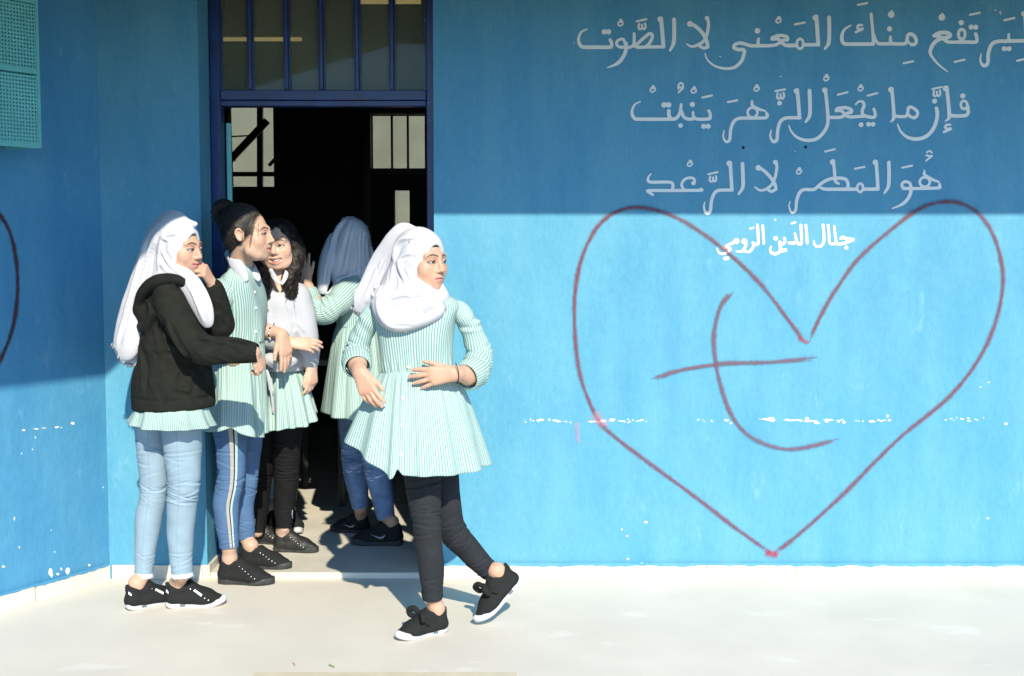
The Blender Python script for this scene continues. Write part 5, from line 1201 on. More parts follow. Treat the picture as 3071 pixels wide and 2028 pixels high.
# ---------------------------------------------------------------- B: girl in the black hoodie
def girl_b():
    y = -.47; p = thing('person', 'girl in black hoodie and long white hijab covering her smile with one hand', 'person', (W(515, 1820, y)[0], y, 0))
    h = HF(W(535, 741, y), 68, 7, 0, .95); N = W(520, 850, y); eN, wN = W(600, 1046, -.675), W(764, 1056, -.645); eF, wF = W(658, 965, -.375), W(636, 853, -.445)
    LG = [([W(545, 1240, -.51), W(547, 1340, -.51), W(551, 1450, -.515), W(544, 1540, -.50), W(541, 1630, -.49), W(546, 1722, -.49)], [.084, .076, .064, .058, .050, .0415]),
          ([W(462, 1240, -.43), W(460, 1350, -.43), W(460, 1470, -.435), W(446, 1560, -.43), W(437, 1640, -.43), W(431, 1722, -.43)], [.082, .068, .054, .054, .045, .0365])]
    SH = [(G0(498, 1823), G0(680, 1812), (0, 0, 1), 1), (G0(378, 1832), G0(545, 1800), (0, 0, 1), -1)]
    SL = [([W(505, 890, -.575), W(540, 970, -.635), W(600, 1045, -.675)], [.068, .062, .050]), ([W(585, 895, -.40), W(640, 960, -.36), W(658, 968, -.37)], [.055, .052, .048])]
    B = Body([h.c, N, eN, wN, eF, wF, W(385, 1830, -.48), W(680, 1815, -.47), W(800, 1100, -.62)]); B.head(h, N, 1.0, ears=False); ch = W(515, 940, y)
    B.torso(W(515, 1190, y), ch, N, LG, [q[:3] for q in SH])
    B.arm(ch, SL[0], eN, wN, (.30, .45, -.75), (.75, -.45, .3), 1, .140, .034, .025, curl=(45, 45, 45, 45), thumb=(25, 0))
    B.arm(ch, SL[1], eF, wF, (-.25, -.60, .74), (.92, -.25, .15), 1, .150, .033, .025, curl=((70, 22, 10), (74, 24, 10), (76, 26, 12), (80, 30, 14)), spread=(5, 1, -4, -9), thumb=(20, 0), tcurl=10)
    B.done(p, h, (.61, .375, .265), smile=1.0, gaze=.004); undercap(p, h)
    # scarf
    F = Fld(np.array(h.c) - (.34, .22, .50), np.array(h.c) + (.17, .20, .17), .0036)
    hijab_shell(F, h); F.cap(h(0, .02, -.09), W(515, 850, y), .072, .085, .03); F.cap(h(0, .03, .09), h(0, .07, .02), .05, .07, .03)
    F.cap(h(-.01, -.03, .113), h(0, -.075, .105), .012, .010, .02)
    F.curve([W(515, 680, -.46), W(478, 745, -.46), W(438, 850, -.465), W(402, 950, -.47), W(377, 1045, -.47)], [.060, .066, .062, .058, .050], .03, n=(.35, 1, 0), q=.36)
    F.curve([W(440, 950, -.43), W(405, 1020, -.43), W(398, 1075, -.43)], [.05, .045, .035], .015, n=(.35, 1, 0), q=.3)
    F.curve([W(545, 835, -.545), W(580, 870, -.590), W(606, 920, -.605), W(622, 968, -.60)], [.045, .038, .034, .020], .02, n=(.2, 1, 0), q=.35)
    hijab_open(F, h)
    for f_ in ([(490, 708), (482, 755), (476, 805)], [(487, 750), (520, 800), (560, 830)], [(480, 790), (515, 815), (545, 832)], [(470, 700), (435, 800), (400, 920), (375, 1030)], [(440, 720), (410, 820), (375, 950), (350, 1030)], [(560, 845), (590, 890), (612, 960)], [(486, 708), (505, 712), (525, 706)]):
        F.fold(f_, .007, .014); F.fold([(a + 5, b_ + 4) for a, b_ in f_], .008, .012, True)
    fine(F, ([(484, 742), (500, 775), (530, 805)], [(482, 765), (495, 795), (530, 822)], [(480, 780), (500, 812), (540, 830)], [(455, 720), (425, 820), (395, 930), (370, 1030)], [(465, 730), (445, 830), (420, 930)], [(430, 760), (400, 860), (360, 990)], [(505, 680), (540, 672), (575, 690)], [(520, 720), (545, 740), (560, 780)], [(575, 880), (595, 920), (610, 955)]))
    finish(F, 'hijab', M['scarf'], p, 1, .0010, 70, 5)
    fringe(p, W(337, 1030, -.49), W(372, 1085, -.47), 16, .022, (-.25, 0, -1), M['scarf'], 3, .0028); fringe(p, W(372, 1085, -.45), W(405, 1095, -.44), 12, .020, (0, 0, -1), M['scarf'], 4, .0026)
    # hoodie
    F = Fld(W(350, 1260, -.2) - (.02, .62, 0), W(800, 800, -.2) + (.05, .1, 0), .0040)
    F.chain([W(517, 1165, y), W(522, 1045, y), W(520, 935, y)], [.152, .131, .120], .03, n=(0, 1, 0), q=.86); F.cap(W(502, 905, -.53), W(575, 900, -.42), .062, .058, .04); F.cap(W(516, 1160, y), W(518, 1215, y), .160, .163, .02, n=(0, 1, 0), q=.82)
    F.cap(W(600, 1100, -.47), W(612, 1205, -.47), .040, .040, .03)
    F.cutz(W(518, 1226, y), (.04, 0, -1), .016)
    F.curve([W(505, 890, -.575), W(540, 970, -.635), W(600, 1045, -.675), W(690, 1050, -.675), W(768, 1058, -.645)], [.058, .055, .052, .045, .032], .018)
    F.curve([W(585, 895, -.40), W(640, 960, -.36), W(662, 975, -.37), W(652, 925, -.40), W(640, 862, -.435)], [.055, .052, .048, .046, .036], .015)
    F.curve([W(412, 935, -.49), W(428, 880, -.545), W(470, 842, -.60), W(530, 838, -.60), W(568, 862, -.57)], [.018, .021, .020, .015, .010], .012); F.ell(W(434, 935, -.48), (.036, .055, .060), None, .016); F.curve([W(418, 975, -.48), W(436, 985, -.555), W(466, 925, -.595), W(520, 862, -.605)], [.014, .016, .016, .010], .010)
    for f_ in ([(500, 960), (530, 1030), (575, 1085)], [(470, 940), (500, 1010), (560, 1080)], [(560, 1000), (600, 1020), (640, 1015)], [(590, 1055), (640, 1078), (700, 1085)], [(430, 1040), (470, 1060), (520, 1050)], [(420, 1090), (460, 1150), (470, 1190)], [(600, 1090), (620, 1130), (625, 1180)], [(640, 900), (665, 925), (672, 950)], [(645, 940), (662, 960), (668, 980)], [(640, 1030), (700, 1022), (745, 1032)], [(440, 900), (460, 960), (440, 1010)], [(540, 1100), (530, 1150), (545, 1190)], [(455, 960), (480, 1040), (490, 1120)], [(520, 900), (560, 960), (590, 1030)], [(650, 1025), (690, 1040), (720, 1060)], [(480, 1130), (520, 1170), (580, 1180)], [(410, 1020), (430, 1100), (425, 1170)], [(575, 1100), (580, 1140), (570, 1180)]):
        F.fold(f_, .009, .010); F.fold([(a + 8, b_ + 9) for a, b_ in f_], .012, .010, True)
    F.fold([(398, 1196), (450, 1203), (520, 1203), (590, 1196), (632, 1190)], .005, .006, True, taper=False); F.fold([(750, 1030), (752, 1050), (755, 1075)], .003, .004, True)
    F.fold([(636, 848), (648, 853), (660, 850)], .003, .004, True)
    finish(F, 'hoodie', M['hood'], p, 2, .0016, 45, 7)
    # dress hem below the hoodie
    hem = [(0, 648, 1274, 0), (30, 625, 1285, -.13), (60, 560, 1291, -.19), (90, 490, 1293, -.20), (125, 425, 1288, -.17), (155, 390, 1276, -.10), (180, 377, 1262, 0), (225, 420, 1270, .16), (270, 510, 1275, .19), (315, 610, 1275, .15)]
    skirt((1185, 414, 618), hem, y, .108, 'dress_skirt', M['stripe'], p, 150, 9, .009, 9, m=40, bul=1.9)
    t1, P1 = leg(p, *LG[0], M['denimB'], 0, 21, .45)
    t2, P2 = leg(p, *LG[1], M['denimB'], 0, 33, .47)
    for t_, P_ in ((t1, P1), (t2, P2)):
        r = random.Random(5); parts = []
        rg = P_[-1]; c = rg.mean(0); n = len(rg)
        for i in range(150):
            a = i / 150 * n; j = int(a); q = rg[j] * (1 - a + j) + rg[(j + 1) % n] * (a - j); o_ = vn(q - c) * .0015; l = r.uniform(.012, .020); s_ = np.cross(vn(q - c), (0, 0, 1)) * .0016
            e = q + o_ + np.array((r.uniform(-.003, .003), r.uniform(-.003, .003), -l * .55)) + vn(q - c) * .003; parts.append((np.array([q - s_ + o_, q + s_ + o_, e + s_ * .5, e - s_ * .5, q - s_ - np.array((0, 0, -.008)) + o_, q + s_ - np.array((0, 0, -.008)) + o_]), [(0, 1, 2, 3), (4, 5, 1, 0)]))
        v, f, _ = merge(parts); mk('frayed_hem', v, f, M['fray'], t_)
        k = 5; seam = P_[8:-2, [0, 1]] ; sm = seam.copy(); ctr = P_[8:-2].mean(1, keepdims=True); sm = sm + (sm - ctr) * .012; sm[:, 1] = sm[:, 0] + (sm[:, 1] - sm[:, 0]) * .35
        grid(sm, 'side_seam', mat('denim seam thread', (.20, .33, .45), .9, .1), t_, closed=False)
    for he, to, up_, sd in SH:
        o, A, L = shoe(p, he, to, kind='run', L=np.linalg.norm(to - he), side=sd); eyelets(o, A, side=sd)
        sg = 1 if sd == 1 else -1
        shoe_label(o, A, [(.46, .30), (.585, .215), (.605, .245), (.48, .33)], sg); shoe_label(o, A, [(.01, .30), (.05, .27), (.05, .31), (.015, .345)], sg)
girl_b()

# ---------------------------------------------------------------- C: girl with the hair bun
def girl_c():
    y = -.03; p = thing('person', 'girl with black hair bun, white collar and striped dress in profile', 'person', (W(700, 1740, y)[0], y, 0))
    h = HF(W(744, 701, -.14), 79, 1, 0, .98); N = W(722, 815, -.07); eN, wN = W(638, 1010, -.20), W(698, 1082, -.195); eF, wF = W(768, 985, .10), W(846, 1002, .03)
    B = Body([h.c, N, eN, wN, eF, wF, W(655, 1745, -.1), W(875, 1705, .15), W(890, 1120, 0)]); B.head(h, N, .2, .0035)
    LG = [([W(690, 1240, -.09), W(694, 1350, -.09), W(691, 1440, -.09), W(678, 1510, -.09), W(682, 1580, -.09), W(687, 1640, -.09)], [.088, .066, .060, .0565, .049, .0415]),
          ([W(738, 1240, .08), W(740, 1380, .09), W(735, 1460, .09), W(728, 1520, .095), W(734, 1570, .10), W(739, 1614, .10)], [.085, .060, .052, .050, .044, .037])]
    SH = [(G0(657, 1748), G0(824, 1752), (0, 0, 1), 1), (G0(722, 1704, .028), G0(876, 1704, .028), (0, 0, 1), -1)]
    SL = [([W(700, 850, -.14), W(668, 880, -.18), W(650, 940, -.20), W(640, 992, -.20)], [.045, .056, .056, .052]), ([W(735, 850, .10), W(758, 885, .13), W(768, 940, .13), W(768, 980, .115)], [.045, .052, .050, .046])]
    B.torso(W(715, 1190, y), W(722, 930, y), N, LG, [q[:3] for q in SH], .095, .088)
    B.arm(W(722, 930, y), SL[0], eN, wN, (.15, .75, -.7), (.1, -.7, -.7), -1, .150, .036, .027, curl=(10, 10, 10, 10))
    B.arm(W(722, 930, y), SL[1], eF, wF, (.20, -.08, -1), (.75, -.62, .2), 1, .172, .034, .0245, curl=(8, 10, 14, 20), spread=(5, 1, -3, -7), thumb=(28, 0), tcurl=8)
    B.done(p, h, (.58, .375, .275), smile=.2, opn=.0035, gaze=-.003, hair=lambda x, y_, z: np.maximum(-(.987 * (y_ + .049) + .16 * (z - .02)), -(.6 * y_ + .8 * (z + .036))))
    # hair
    F = Fld(h.c - .20, h.c + .20, .003); R = h.R
    F.ell(h(0, .033, .040), np.array((.0790, .094, .0895)) * h.k, R); F.ell(h(0, .052, -.018), np.array((.066, .060, .066)) * h.k, R, .03); F.ell(h(0, .075, .065), np.array((.05, .05, .045)) * h.k, R, .03)
    F.cutz(h(0, -.043, .02), R @ np.array((0, -.987, -.16)), .010); F.cutz(h(0, 0, -.032), R @ np.array((0, -.6, -.8)), .012)
    for s in (-1, 1): F.ell(h(s * .088, .006, -.008), np.array((.028, .022, .034)) * h.k, R, .006, True)
    c = h(0, .112, .090); ring = [c + R @ np.array((.0, .030 * math.cos(a), .032 * math.sin(a))) for a in np.linspace(0, 2 * math.pi, 11)]
    F.curve(ring, .021, .012, per=3); F.ell(c, (.026, .026, .026), None, .02)
    for i in range(5): a0 = i * 1.26; F.curve([c + R @ np.array((s2, .046 * math.cos(a0 + u_), .046 * math.sin(a0 + u_))) for s2, u_ in ((-.016, 0), (.004, .5), (.018, 1.0))], .005, .006)
    V, Q = F.mesh(); V = relax(V, Q, 1, .4); Nn = vnormals(V, Q); l = h.loc(V); ang = np.arctan2(l[:, 2] - .03, l[:, 1] - .10); st_ = np.sin(ang * 70 + 8 * wob(V, 30, 2)) * .0007 + np.sin(ang * 33 + 6 * wob(V, 22, 5)) * .0009
    hr = mk('hair', V + Nn * st_[:, None], Q, M['hair'], p)
    r = random.Random(4); parts = []; ec = np.array((0, .030, .038)); er_ = np.array((.0795, .0965, .0905)); end = np.array((0, .098, .078))
    lineS = [(0, -.058, .090), (.032, -.055, .083), (.052, -.050, .062), (.062, -.047, .036), (.067, -.044, .014), (.071, -.026, .006), (.074, .010, .034), (.072, .040, -.030), (.045, .082, -.058), (.0, .092, -.064)]
    LS = crom(lineS, 12)
    for i in range(520):
        q = LS[r.randrange(len(LS))].copy(); q[0] *= (-1 if r.random() < .75 else 1); q = q + np.array([r.gauss(0, .004), r.gauss(0, .004), r.gauss(0, .004)])
        u0 = (q - ec) / er_; n0 = np.linalg.norm(u0); u0 /= n0; u1 = vn((end + np.array([r.gauss(0, .012), 0, r.gauss(0, .012)]) - ec) / er_); om = math.acos(max(-1, min(1, u0 @ u1))); t = np.linspace(0, r.uniform(.75, 1.0), 9); lift = r.uniform(.985, 1.025) + (.04 if r.random() < .05 else 0)
        pts = []
        for tt in t:
            uu = (math.sin((1 - tt) * om) * u0 + math.sin(tt * om) * u1) / max(1e-6, math.sin(om)); rad_ = (n0 + (1 - n0) * min(1, tt * 2.2)) if n0 < 1.05 else 1.0; rad_ = min(rad_, 1.0) * (1 + (lift - 1) * min(1, tt * 4)); pts.append(h(*(ec + uu * er_ * rad_ + np.array([0, 0, .0015 * math.sin(tt * 9 + i)]))))
        P_, _, _ = tube(pts, [.0005] + [.0013] * 7 + [.0010], 4, 16); m_, n_ = P_.shape[:2]; parts.append((P_.reshape(-1, 3), [(a * n_ + b, a * n_ + (b + 1) % n_, (a + 1) * n_ + (b + 1) % n_, (a + 1) * n_ + b) for a in range(m_ - 1) for b in range(n_)]))
    for i in range(70):
        a0 = r.uniform(0, 6.3); rr = r.uniform(.030, .052); sp = r.uniform(1.2, 3.0); xx = r.uniform(-.03, .02)
        pts = [c + R @ np.array((xx + .012 * math.sin(a0 * 3 + u_), rr * math.cos(a0 + u_ * sp), rr * math.sin(a0 + u_ * sp))) for u_ in np.linspace(0, 1, 8)]
        P_, _, _ = tube(pts, [.0006] + [.0018] * 6 + [.0006], 4, 18); m_, n_ = P_.shape[:2]; parts.append((P_.reshape(-1, 3), [(a * n_ + b, a * n_ + (b + 1) % n_, (a + 1) * n_ + (b + 1) % n_, (a + 1) * n_ + b) for a in range(m_ - 1) for b in range(n_)]))
    v, f, _ = merge(parts); tag(mk('combed_hair', v, f, mat('combed black hair', (.040, .030, .024), .36, .6), hr), kind='stuff')  # strands coloured lighter than the hair mass to paint in sheen
    for k_, pts in enumerate(([(764, 676, -.208), (756, 708, -.221), (751, 745, -.215), (754, 792, -.195)], [(760, 676, -.21), (753, 706, -.224), (748, 738, -.218), (751, 772, -.20)], [(776, 668, -.200), (774, 694, -.214), (775, 728, -.208)], [(700, 735, -.17), (703, 752, -.16), (712, 765, -.15)])):
        P_, _, _ = tube([W(*q) for q in pts], [.0007, .0009, .0007, .0003][:len(pts)], 6, 30); grid(P_, 'hair_strand', M['hair'], hr)
    tie, _, _ = tube([h(.03 * math.cos(a), .083 + .012 * math.sin(a) * .3, .075 + .03 * math.sin(a)) for a in np.linspace(0, 2 * math.pi, 12)], [.005] * 12, 10, 60); grid(tie, 'hair_tie', mat('brown hair tie', (.10, .045, .015), .6), hr)
    # dress
    def fold(th, v): return .003 * np.sin(4 * th + 7 * v) + .003 * np.sin(7 * th - 9 * v) + .003 * np.exp(-((v - .03) / .06) ** 2) * np.sin(21 * th)
    P = ringbody([(1022, 644, 790, .125), (970, 650, 795, .135), (910, 652, 794, .15, -.01), (860, 652, 786, .16, -.02), (828, 672, 772, .145, -.03), (806, 692, 757, .10, -.04), (790, 700, 750, .07, -.05)], y, fold=fold)
    b = grid(P, 'dress_bodice', M['stripe'], p, uv=stripe_uv(P, 84))
    hem = [(0, 796, 1298, -.02), (25, 790, 1312, -.12), (55, 765, 1312, -.20), (78, 720, 1302, -.24), (95, 690, 1284, -.25), (120, 655, 1296, -.24), (150, 622, 1295, -.15), (180, 602, 1288, 0), (225, 640, 1290, .18), (270, 700, 1290, .22), (315, 770, 1290, .16)]
    s, SP = skirt((1017, 644, 790), hem, y, .124, 'dress_skirt', M['stripe'], p, 160, 9, .017, 12)
    buttons(b, P, [(776, 880), (779, 925), (777, 1000)])
    sleeve(p, *SL[0], 5, 2, None, .6, 0)
    sleeve(p, *SL[1], 6, 2, None, .6, 0)
    # collar
    F = Fld(W(670, 860, -.05) - (.02, .22, 0), W(800, 730, -.05) + (.02, .18, 0), .003)
    F.curve([W(688, 762, -.05), W(700, 775, -.135), W(716, 800, -.155), W(735, 822, -.145)], [.022, .026, .024, .014], .01, n=(-.4, -.8, .5), q=.28); F.curve([W(702, 782, -.15), W(722, 815, -.185), W(734, 838, -.195)], [.024, .024, .014], .01, n=(-.2, -1, .2), q=.25)
    F.curve([W(688, 762, -.05), W(715, 765, 0), W(748, 790, -.01)], [.022, .022, .018], .01, n=(.2, .8, .5), q=.3); F.curve([W(752, 795, -.06), W(764, 818, -.10), W(775, 838, -.125)], [.018, .018, .010], .01, n=(.5, -.8, .2), q=.25)
    F.cap(h(0, .028, -.05), N, .051, .0535, .006, True)
    finish(F, 'collar', M['collar'], p)
    t1, P1 = leg(p, *LG[0], M['denimC'], 0, 41, .50)
    t2, P2 = leg(p, *LG[1], M['denimC'], 0, 51, .55)
    ctr = P1.mean(1, keepdims=True); nn = P1.shape[1]
    for c0, c1, mt_, nm in ((1.2, 3.2, M['band'], 'side_stripe'), (3.2, 4.0, M['bandN'], 'side_stripe'), (4.0, 5.4, M['bandW'], 'side_stripe')):
        cols = []
        for cc in np.linspace(c0, c1, 4):
            sh = -np.linspace(2.2, 0.0, P1.shape[0]); q = (cc + sh + 1.6) * -1
            q = q % nn; i0 = np.floor(q).astype(int); fr_ = (q - i0)[:, None]; rows = np.arange(P1.shape[0]); pt = P1[rows, i0 % nn] * (1 - fr_) + P1[rows, (i0 + 1) % nn] * fr_
            cols.append(pt + (pt - ctr[:, 0]) * .03)
        st2 = np.stack(cols, 1); grid(st2[4:-1], nm, mt_, t1, closed=False)
    for he, to, up_, sd in SH:
        o, A, L = shoe(p, he, to, kind='plim', L=np.linalg.norm(to - he), side=sd); eyelets(o, A, side=sd)
    # bracelet of beads
    w = wF + (eF - wF) * .36; ax = vn(wF - eF); u = vn(np.cross(ax, (0, 1, 0))); v_ = np.cross(ax, u)
    br = None
    for i in range(18):
        a = i / 18 * 2 * math.pi; c = w + (u * math.cos(a) * 1.12 + v_ * math.sin(a)) * .0315 + ax * .004 * math.sin(a); vv, ff = lathe([(.001, -.004), (.0037, -.0018), (.0037, .0018), (.001, .004)], (0, 0, 0), 8)
        mk('bracelet_bead', vv + c, ff, M['button'] if i % 3 else M['under'], p)
girl_c()

# ---------------------------------------------------------------- D: curly-haired girl in the white sweater
WORLD = W
def girl_d():
    def W(px, py, yy): return WORLD(px, py, yy - .19 * min(1, max(0, (1500 - py) / 500)))     # she leans forward out of the doorway
    y = .40; p = thing('person', 'laughing girl with long curly black hair and white sweater in the doorway', 'person', (W(845, 1650, y)[0], y, .028))
    h = HF(W(835, 736, y), -4, 3, -6, .95); N = W(838, 838, y + .02); ch = W(845, 930, y)
    LG = [([W(862, 1230, .38), W(861, 1360, .37), W(858, 1440, .37), W(853, 1505, .37), W(852, 1580, .37)], [.082, .062, .057, .052, .037]), ([W(800, 1240, .46), W(786, 1390, .47), W(779, 1460, .48), W(774, 1520, .48), W(771, 1592, .48)], [.082, .060, .054, .050, .037])]
    SH = [(G0(823, 1652, .028), G0(956, 1656, .028), (0, 0, 1), -1), (G0(745, 1628, .028), G0(868, 1630, .028), (0, 0, 1), 1)]
    eR, wR = W(916, 1000, .39), W(936, 1098, .345); eL, wL = W(790, 1000, .34), W(872, 1028, .245)
    SL = [([W(890, 890, .40), W(904, 940, .40), W(914, 990, .39)], [.05, .052, .048]), ([W(800, 890, .38), W(788, 945, .36), W(790, 995, .34)], [.05, .052, .048])]
    B = Body([h.c, N, eR, wR, eL, wL, W(745, 1640, .4), W(960, 1655, .4), W(960, 1200, .3)]); B.head(h, N, 1.0, .010)
    B.torso(W(845, 1190, y), ch, N, LG, [q[:3] for q in SH], .095, .085)
    B.arm(ch, SL[0], eR, wR, (.02, -.15, -1), (.80, -.55, .1), 1, .150, .033, .024, curl=(18, 24, 28, 34), thumb=(25, 0), tcurl=14)
    B.arm(ch, SL[1], eL, wL, (1, -.05, -.08), (.05, -.85, .52), -1, .152, .033, .025, curl=(16, 20, 22, 24), spread=(3, 1, -2, -5), thumb=(15, 0), tcurl=10)
    B.done(p, h, (.64, .42, .32), smile=1.0, opn=.010, gaze=-.002)  # skin colour paler to brighten her shaded face
    # hair: a mass with curls wound over it
    F = Fld(h.c - (.20, .18, .30), h.c + (.20, .20, .16), .004); R = h.R
    F.ell(h(0, .026, .042), np.array((.086, .096, .088)) * h.k, R); F.curve([h(-.072, .01, .02), h(-.088, .0, -.07), W(780, 850, .33), W(782, 905, .31)], [.034, .042, .040, .022], .03); F.curve([h(.070, .012, .02), h(.080, .005, -.06), W(868, 838, .35), W(876, 888, .33)], [.026, .026, .024, .014], .03); F.cap(h(0, .06, 0), h(0, .08, -.14), .08, .07, .03)
    F.ell(h(0.004, -.112, -.020), np.array((.080, .096, .106)) * h.k, R, .012, True)
    V, Q = F.mesh(); Nn = vnormals(V, Q); V = V + Nn * (.006 * wob(V, 170, 2, 14) + .006 * wob(V, 80, 4, 14))[:, None]; hr = mk('hair', V, Q, M['hair'], p)
    r = random.Random(11); parts = []
    for i in range(150):
        sd = -1 if i % 2 else 1; a0 = r.uniform(-.2, 1.0); z0_ = r.uniform(-.02, .10)
        if i % 5 == 0: z0_ = r.uniform(.06, .125)
        q0 = h(sd * (.075 + r.uniform(0, .010)) * math.cos(a0 * .6) * math.sqrt(max(.05, 1 - (max(0, z0_ - .02) / .115) ** 2)), .03 + .05 * a0 - .03, z0_); ex = W(r.uniform(766, 806), r.uniform(860, 935), r.uniform(.27, .36)) if sd < 0 else W(r.uniform(852, 890), r.uniform(835, 905), r.uniform(.27, .38))
        md = h(sd * ((.090 if sd < 0 else .080) + r.uniform(-.008, .014)), r.uniform(-.03, .05), r.uniform(-.09, -.04)); c = crom([q0, md, ex], 16); T, U, Bb = frames(c); n = len(c); rad = r.uniform(.006, .011); ph = r.uniform(0, 6.3); fq = r.uniform(.9, 1.4)
        hx = c + (U * np.cos(fq * np.arange(n) * .8 + ph)[:, None] + Bb * np.sin(fq * np.arange(n) * .8 + ph)[:, None]) * rad * np.linspace(.2, 1, n)[:, None]
        P_, _, _ = tube(list(hx[::2]), list(np.linspace(.0034, .0014, len(hx[::2]))), 5, 40); m_, n_ = P_.shape[:2]
        parts.append((P_.reshape(-1, 3), [(a * n_ + b, a * n_ + (b + 1) % n_, (a + 1) * n_ + (b + 1) % n_, (a + 1) * n_ + b) for a in range(m_ - 1) for b in range(n_)]))
    v, f, _ = merge(parts); tag(mk('hair_curl', v, f, M['hair'], hr), kind='stuff')
    # sweater
    F = Fld(W(740, 1130, .6) - (.03, .55, 0), W(960, 810, .6) + (.05, .12, .02), .0036)
    F.chain([W(846, 1085, y), W(846, 990, y), W(846, 925, y)], [.110, .108, .105], .03, n=(0, 1, 0), q=.85); F.cap(W(805, 890, .39), W(890, 890, .41), .062, .062, .04); F.cap(W(846, 1090, y), W(848, 1130, y), .105, .10, .02, n=(0, 1, 0), q=.85)
    F.cutz(W(846, 1117, y - .1), (.0, 0, -1), .006); F.cap(W(838, 850, .38), W(838, 780, .38), .055, .06, .02, True)
    F.curve([W(890, 890, .40), W(904, 940, .40), W(915, 995, .39), W(932, 1085, .350)], [.055, .054, .050, .036], .02); F.curve([W(800, 890, .38), W(788, 945, .36), W(792, 1000, .33), W(850, 1026, .265)], [.055, .054, .050, .038], .02)
    F.curve([W(800, 1075, .28), W(840, 1090, .27), W(880, 1080, .29)], [.020, .022, .018], .02)
    for f_ in ([(880, 960), (895, 985), (905, 1000)], [(885, 990), (890, 1020), (880, 1060)], [(812, 1060), (840, 1068), (865, 1060)], [(812, 1085), (845, 1092), (870, 1084)], [(895, 1040), (915, 1060), (925, 1080)], [(860, 900), (875, 940), (878, 980)], [(820, 1105), (850, 1110), (880, 1102)]):
        F.fold(f_, .008, .014); F.fold([(a + 6, b_ + 7) for a, b_ in f_], .009, .012, True)
    finish(F, 'sweater', M['sweat'], p, 1, .0018, 45, 9)
    F = Fld(W(800, 870, .3) - (.02, .1, .0), W(875, 790, .5) + (.02, .05, 0), .003)
    F.curve([W(810, 806, .34), W(822, 830, .295), W(836, 850, .285)], [.010, .013, .009], .004, n=(-.3, -1, .3), q=.18); F.curve([W(862, 806, .36), W(856, 830, .30), W(846, 852, .285)], [.010, .012, .008], .004, n=(.3, -1, .3), q=.18); finish(F, 'collar', M['collar'], p)
    hem = [(0, 950, 1235, -.02), (20, 945, 1262, -.10), (50, 915, 1282, -.17), (80, 868, 1286, -.19), (110, 825, 1292, -.19), (150, 790, 1295, -.10), (180, 775, 1290, 0), (225, 800, 1280, .15), (270, 850, 1275, .18), (315, 920, 1260, .14)]
    s, SP = skirt((1105, 800, 902), hem, y - .13, .095, 'dress_skirt', M['stripe'], p, 140, 8, .015, 15)
    for pts, rr in (([(800, 1112, .27), (806, 1135, .245), (812, 1165, .235), (816, 1172, .232)], [.007, .009, .010, .008]), ([(812, 1170, .225), (816, 1200, .22), (819, 1238, .215)], [.005, .006, .006])):
        F = Fld(np.array([W(*q) for q in pts]).min(0) - .03, np.array([W(*q) for q in pts]).max(0) + .03, .0028); F.curve([W(*q) for q in pts], rr, .005, n=(.2, 1, 0), q=.3); finish(F, 'belt_tie', M['sweat'], p)
    for k_, l_ in enumerate(LG): leg(p, *l_, M['denimD'], 0, 61 + 9 * k_, .5)
    for k_, l_ in enumerate(LG): fringe(p, l_[0][-1] + np.array((-.035, -.02, 0)), l_[0][-1] + np.array((.035, -.025, 0)), 14, .008, (0, 0, -1), M['denimD'], k_, .002, 'frayed_hem')
    P_, _, _ = tube([W(765, 1556, .43), W(764, 1572, .43), W(762, 1588, .435)], [.003, .003, .002], 8, 16); grid(P_, 'zip_pull', M['silver'], p); P_, _, _ = tube([W(877, 1530, .345), W(876, 1545, .34), W(878, 1555, .34)], [.0026, .0026, .002], 8, 16); grid(P_, 'zip_pull', M['silver'], p)
    for he, to, up_, sd in SH: o, A, L = shoe(p, he, to, kind='leather', L=np.linalg.norm(to - he), side=sd); eyelets(o, A)
    w = wR + (eR - wR) * .08; ring = [w + np.array((.026 * math.cos(a), .026 * math.sin(a), .002 * math.cos(a))) for a in np.linspace(0, 2 * math.pi, 14)]; P_, _, _ = tube(ring, [.0012] * 14, 6, 50); grid(P_, 'bracelet', M['silver'], p)
girl_d()

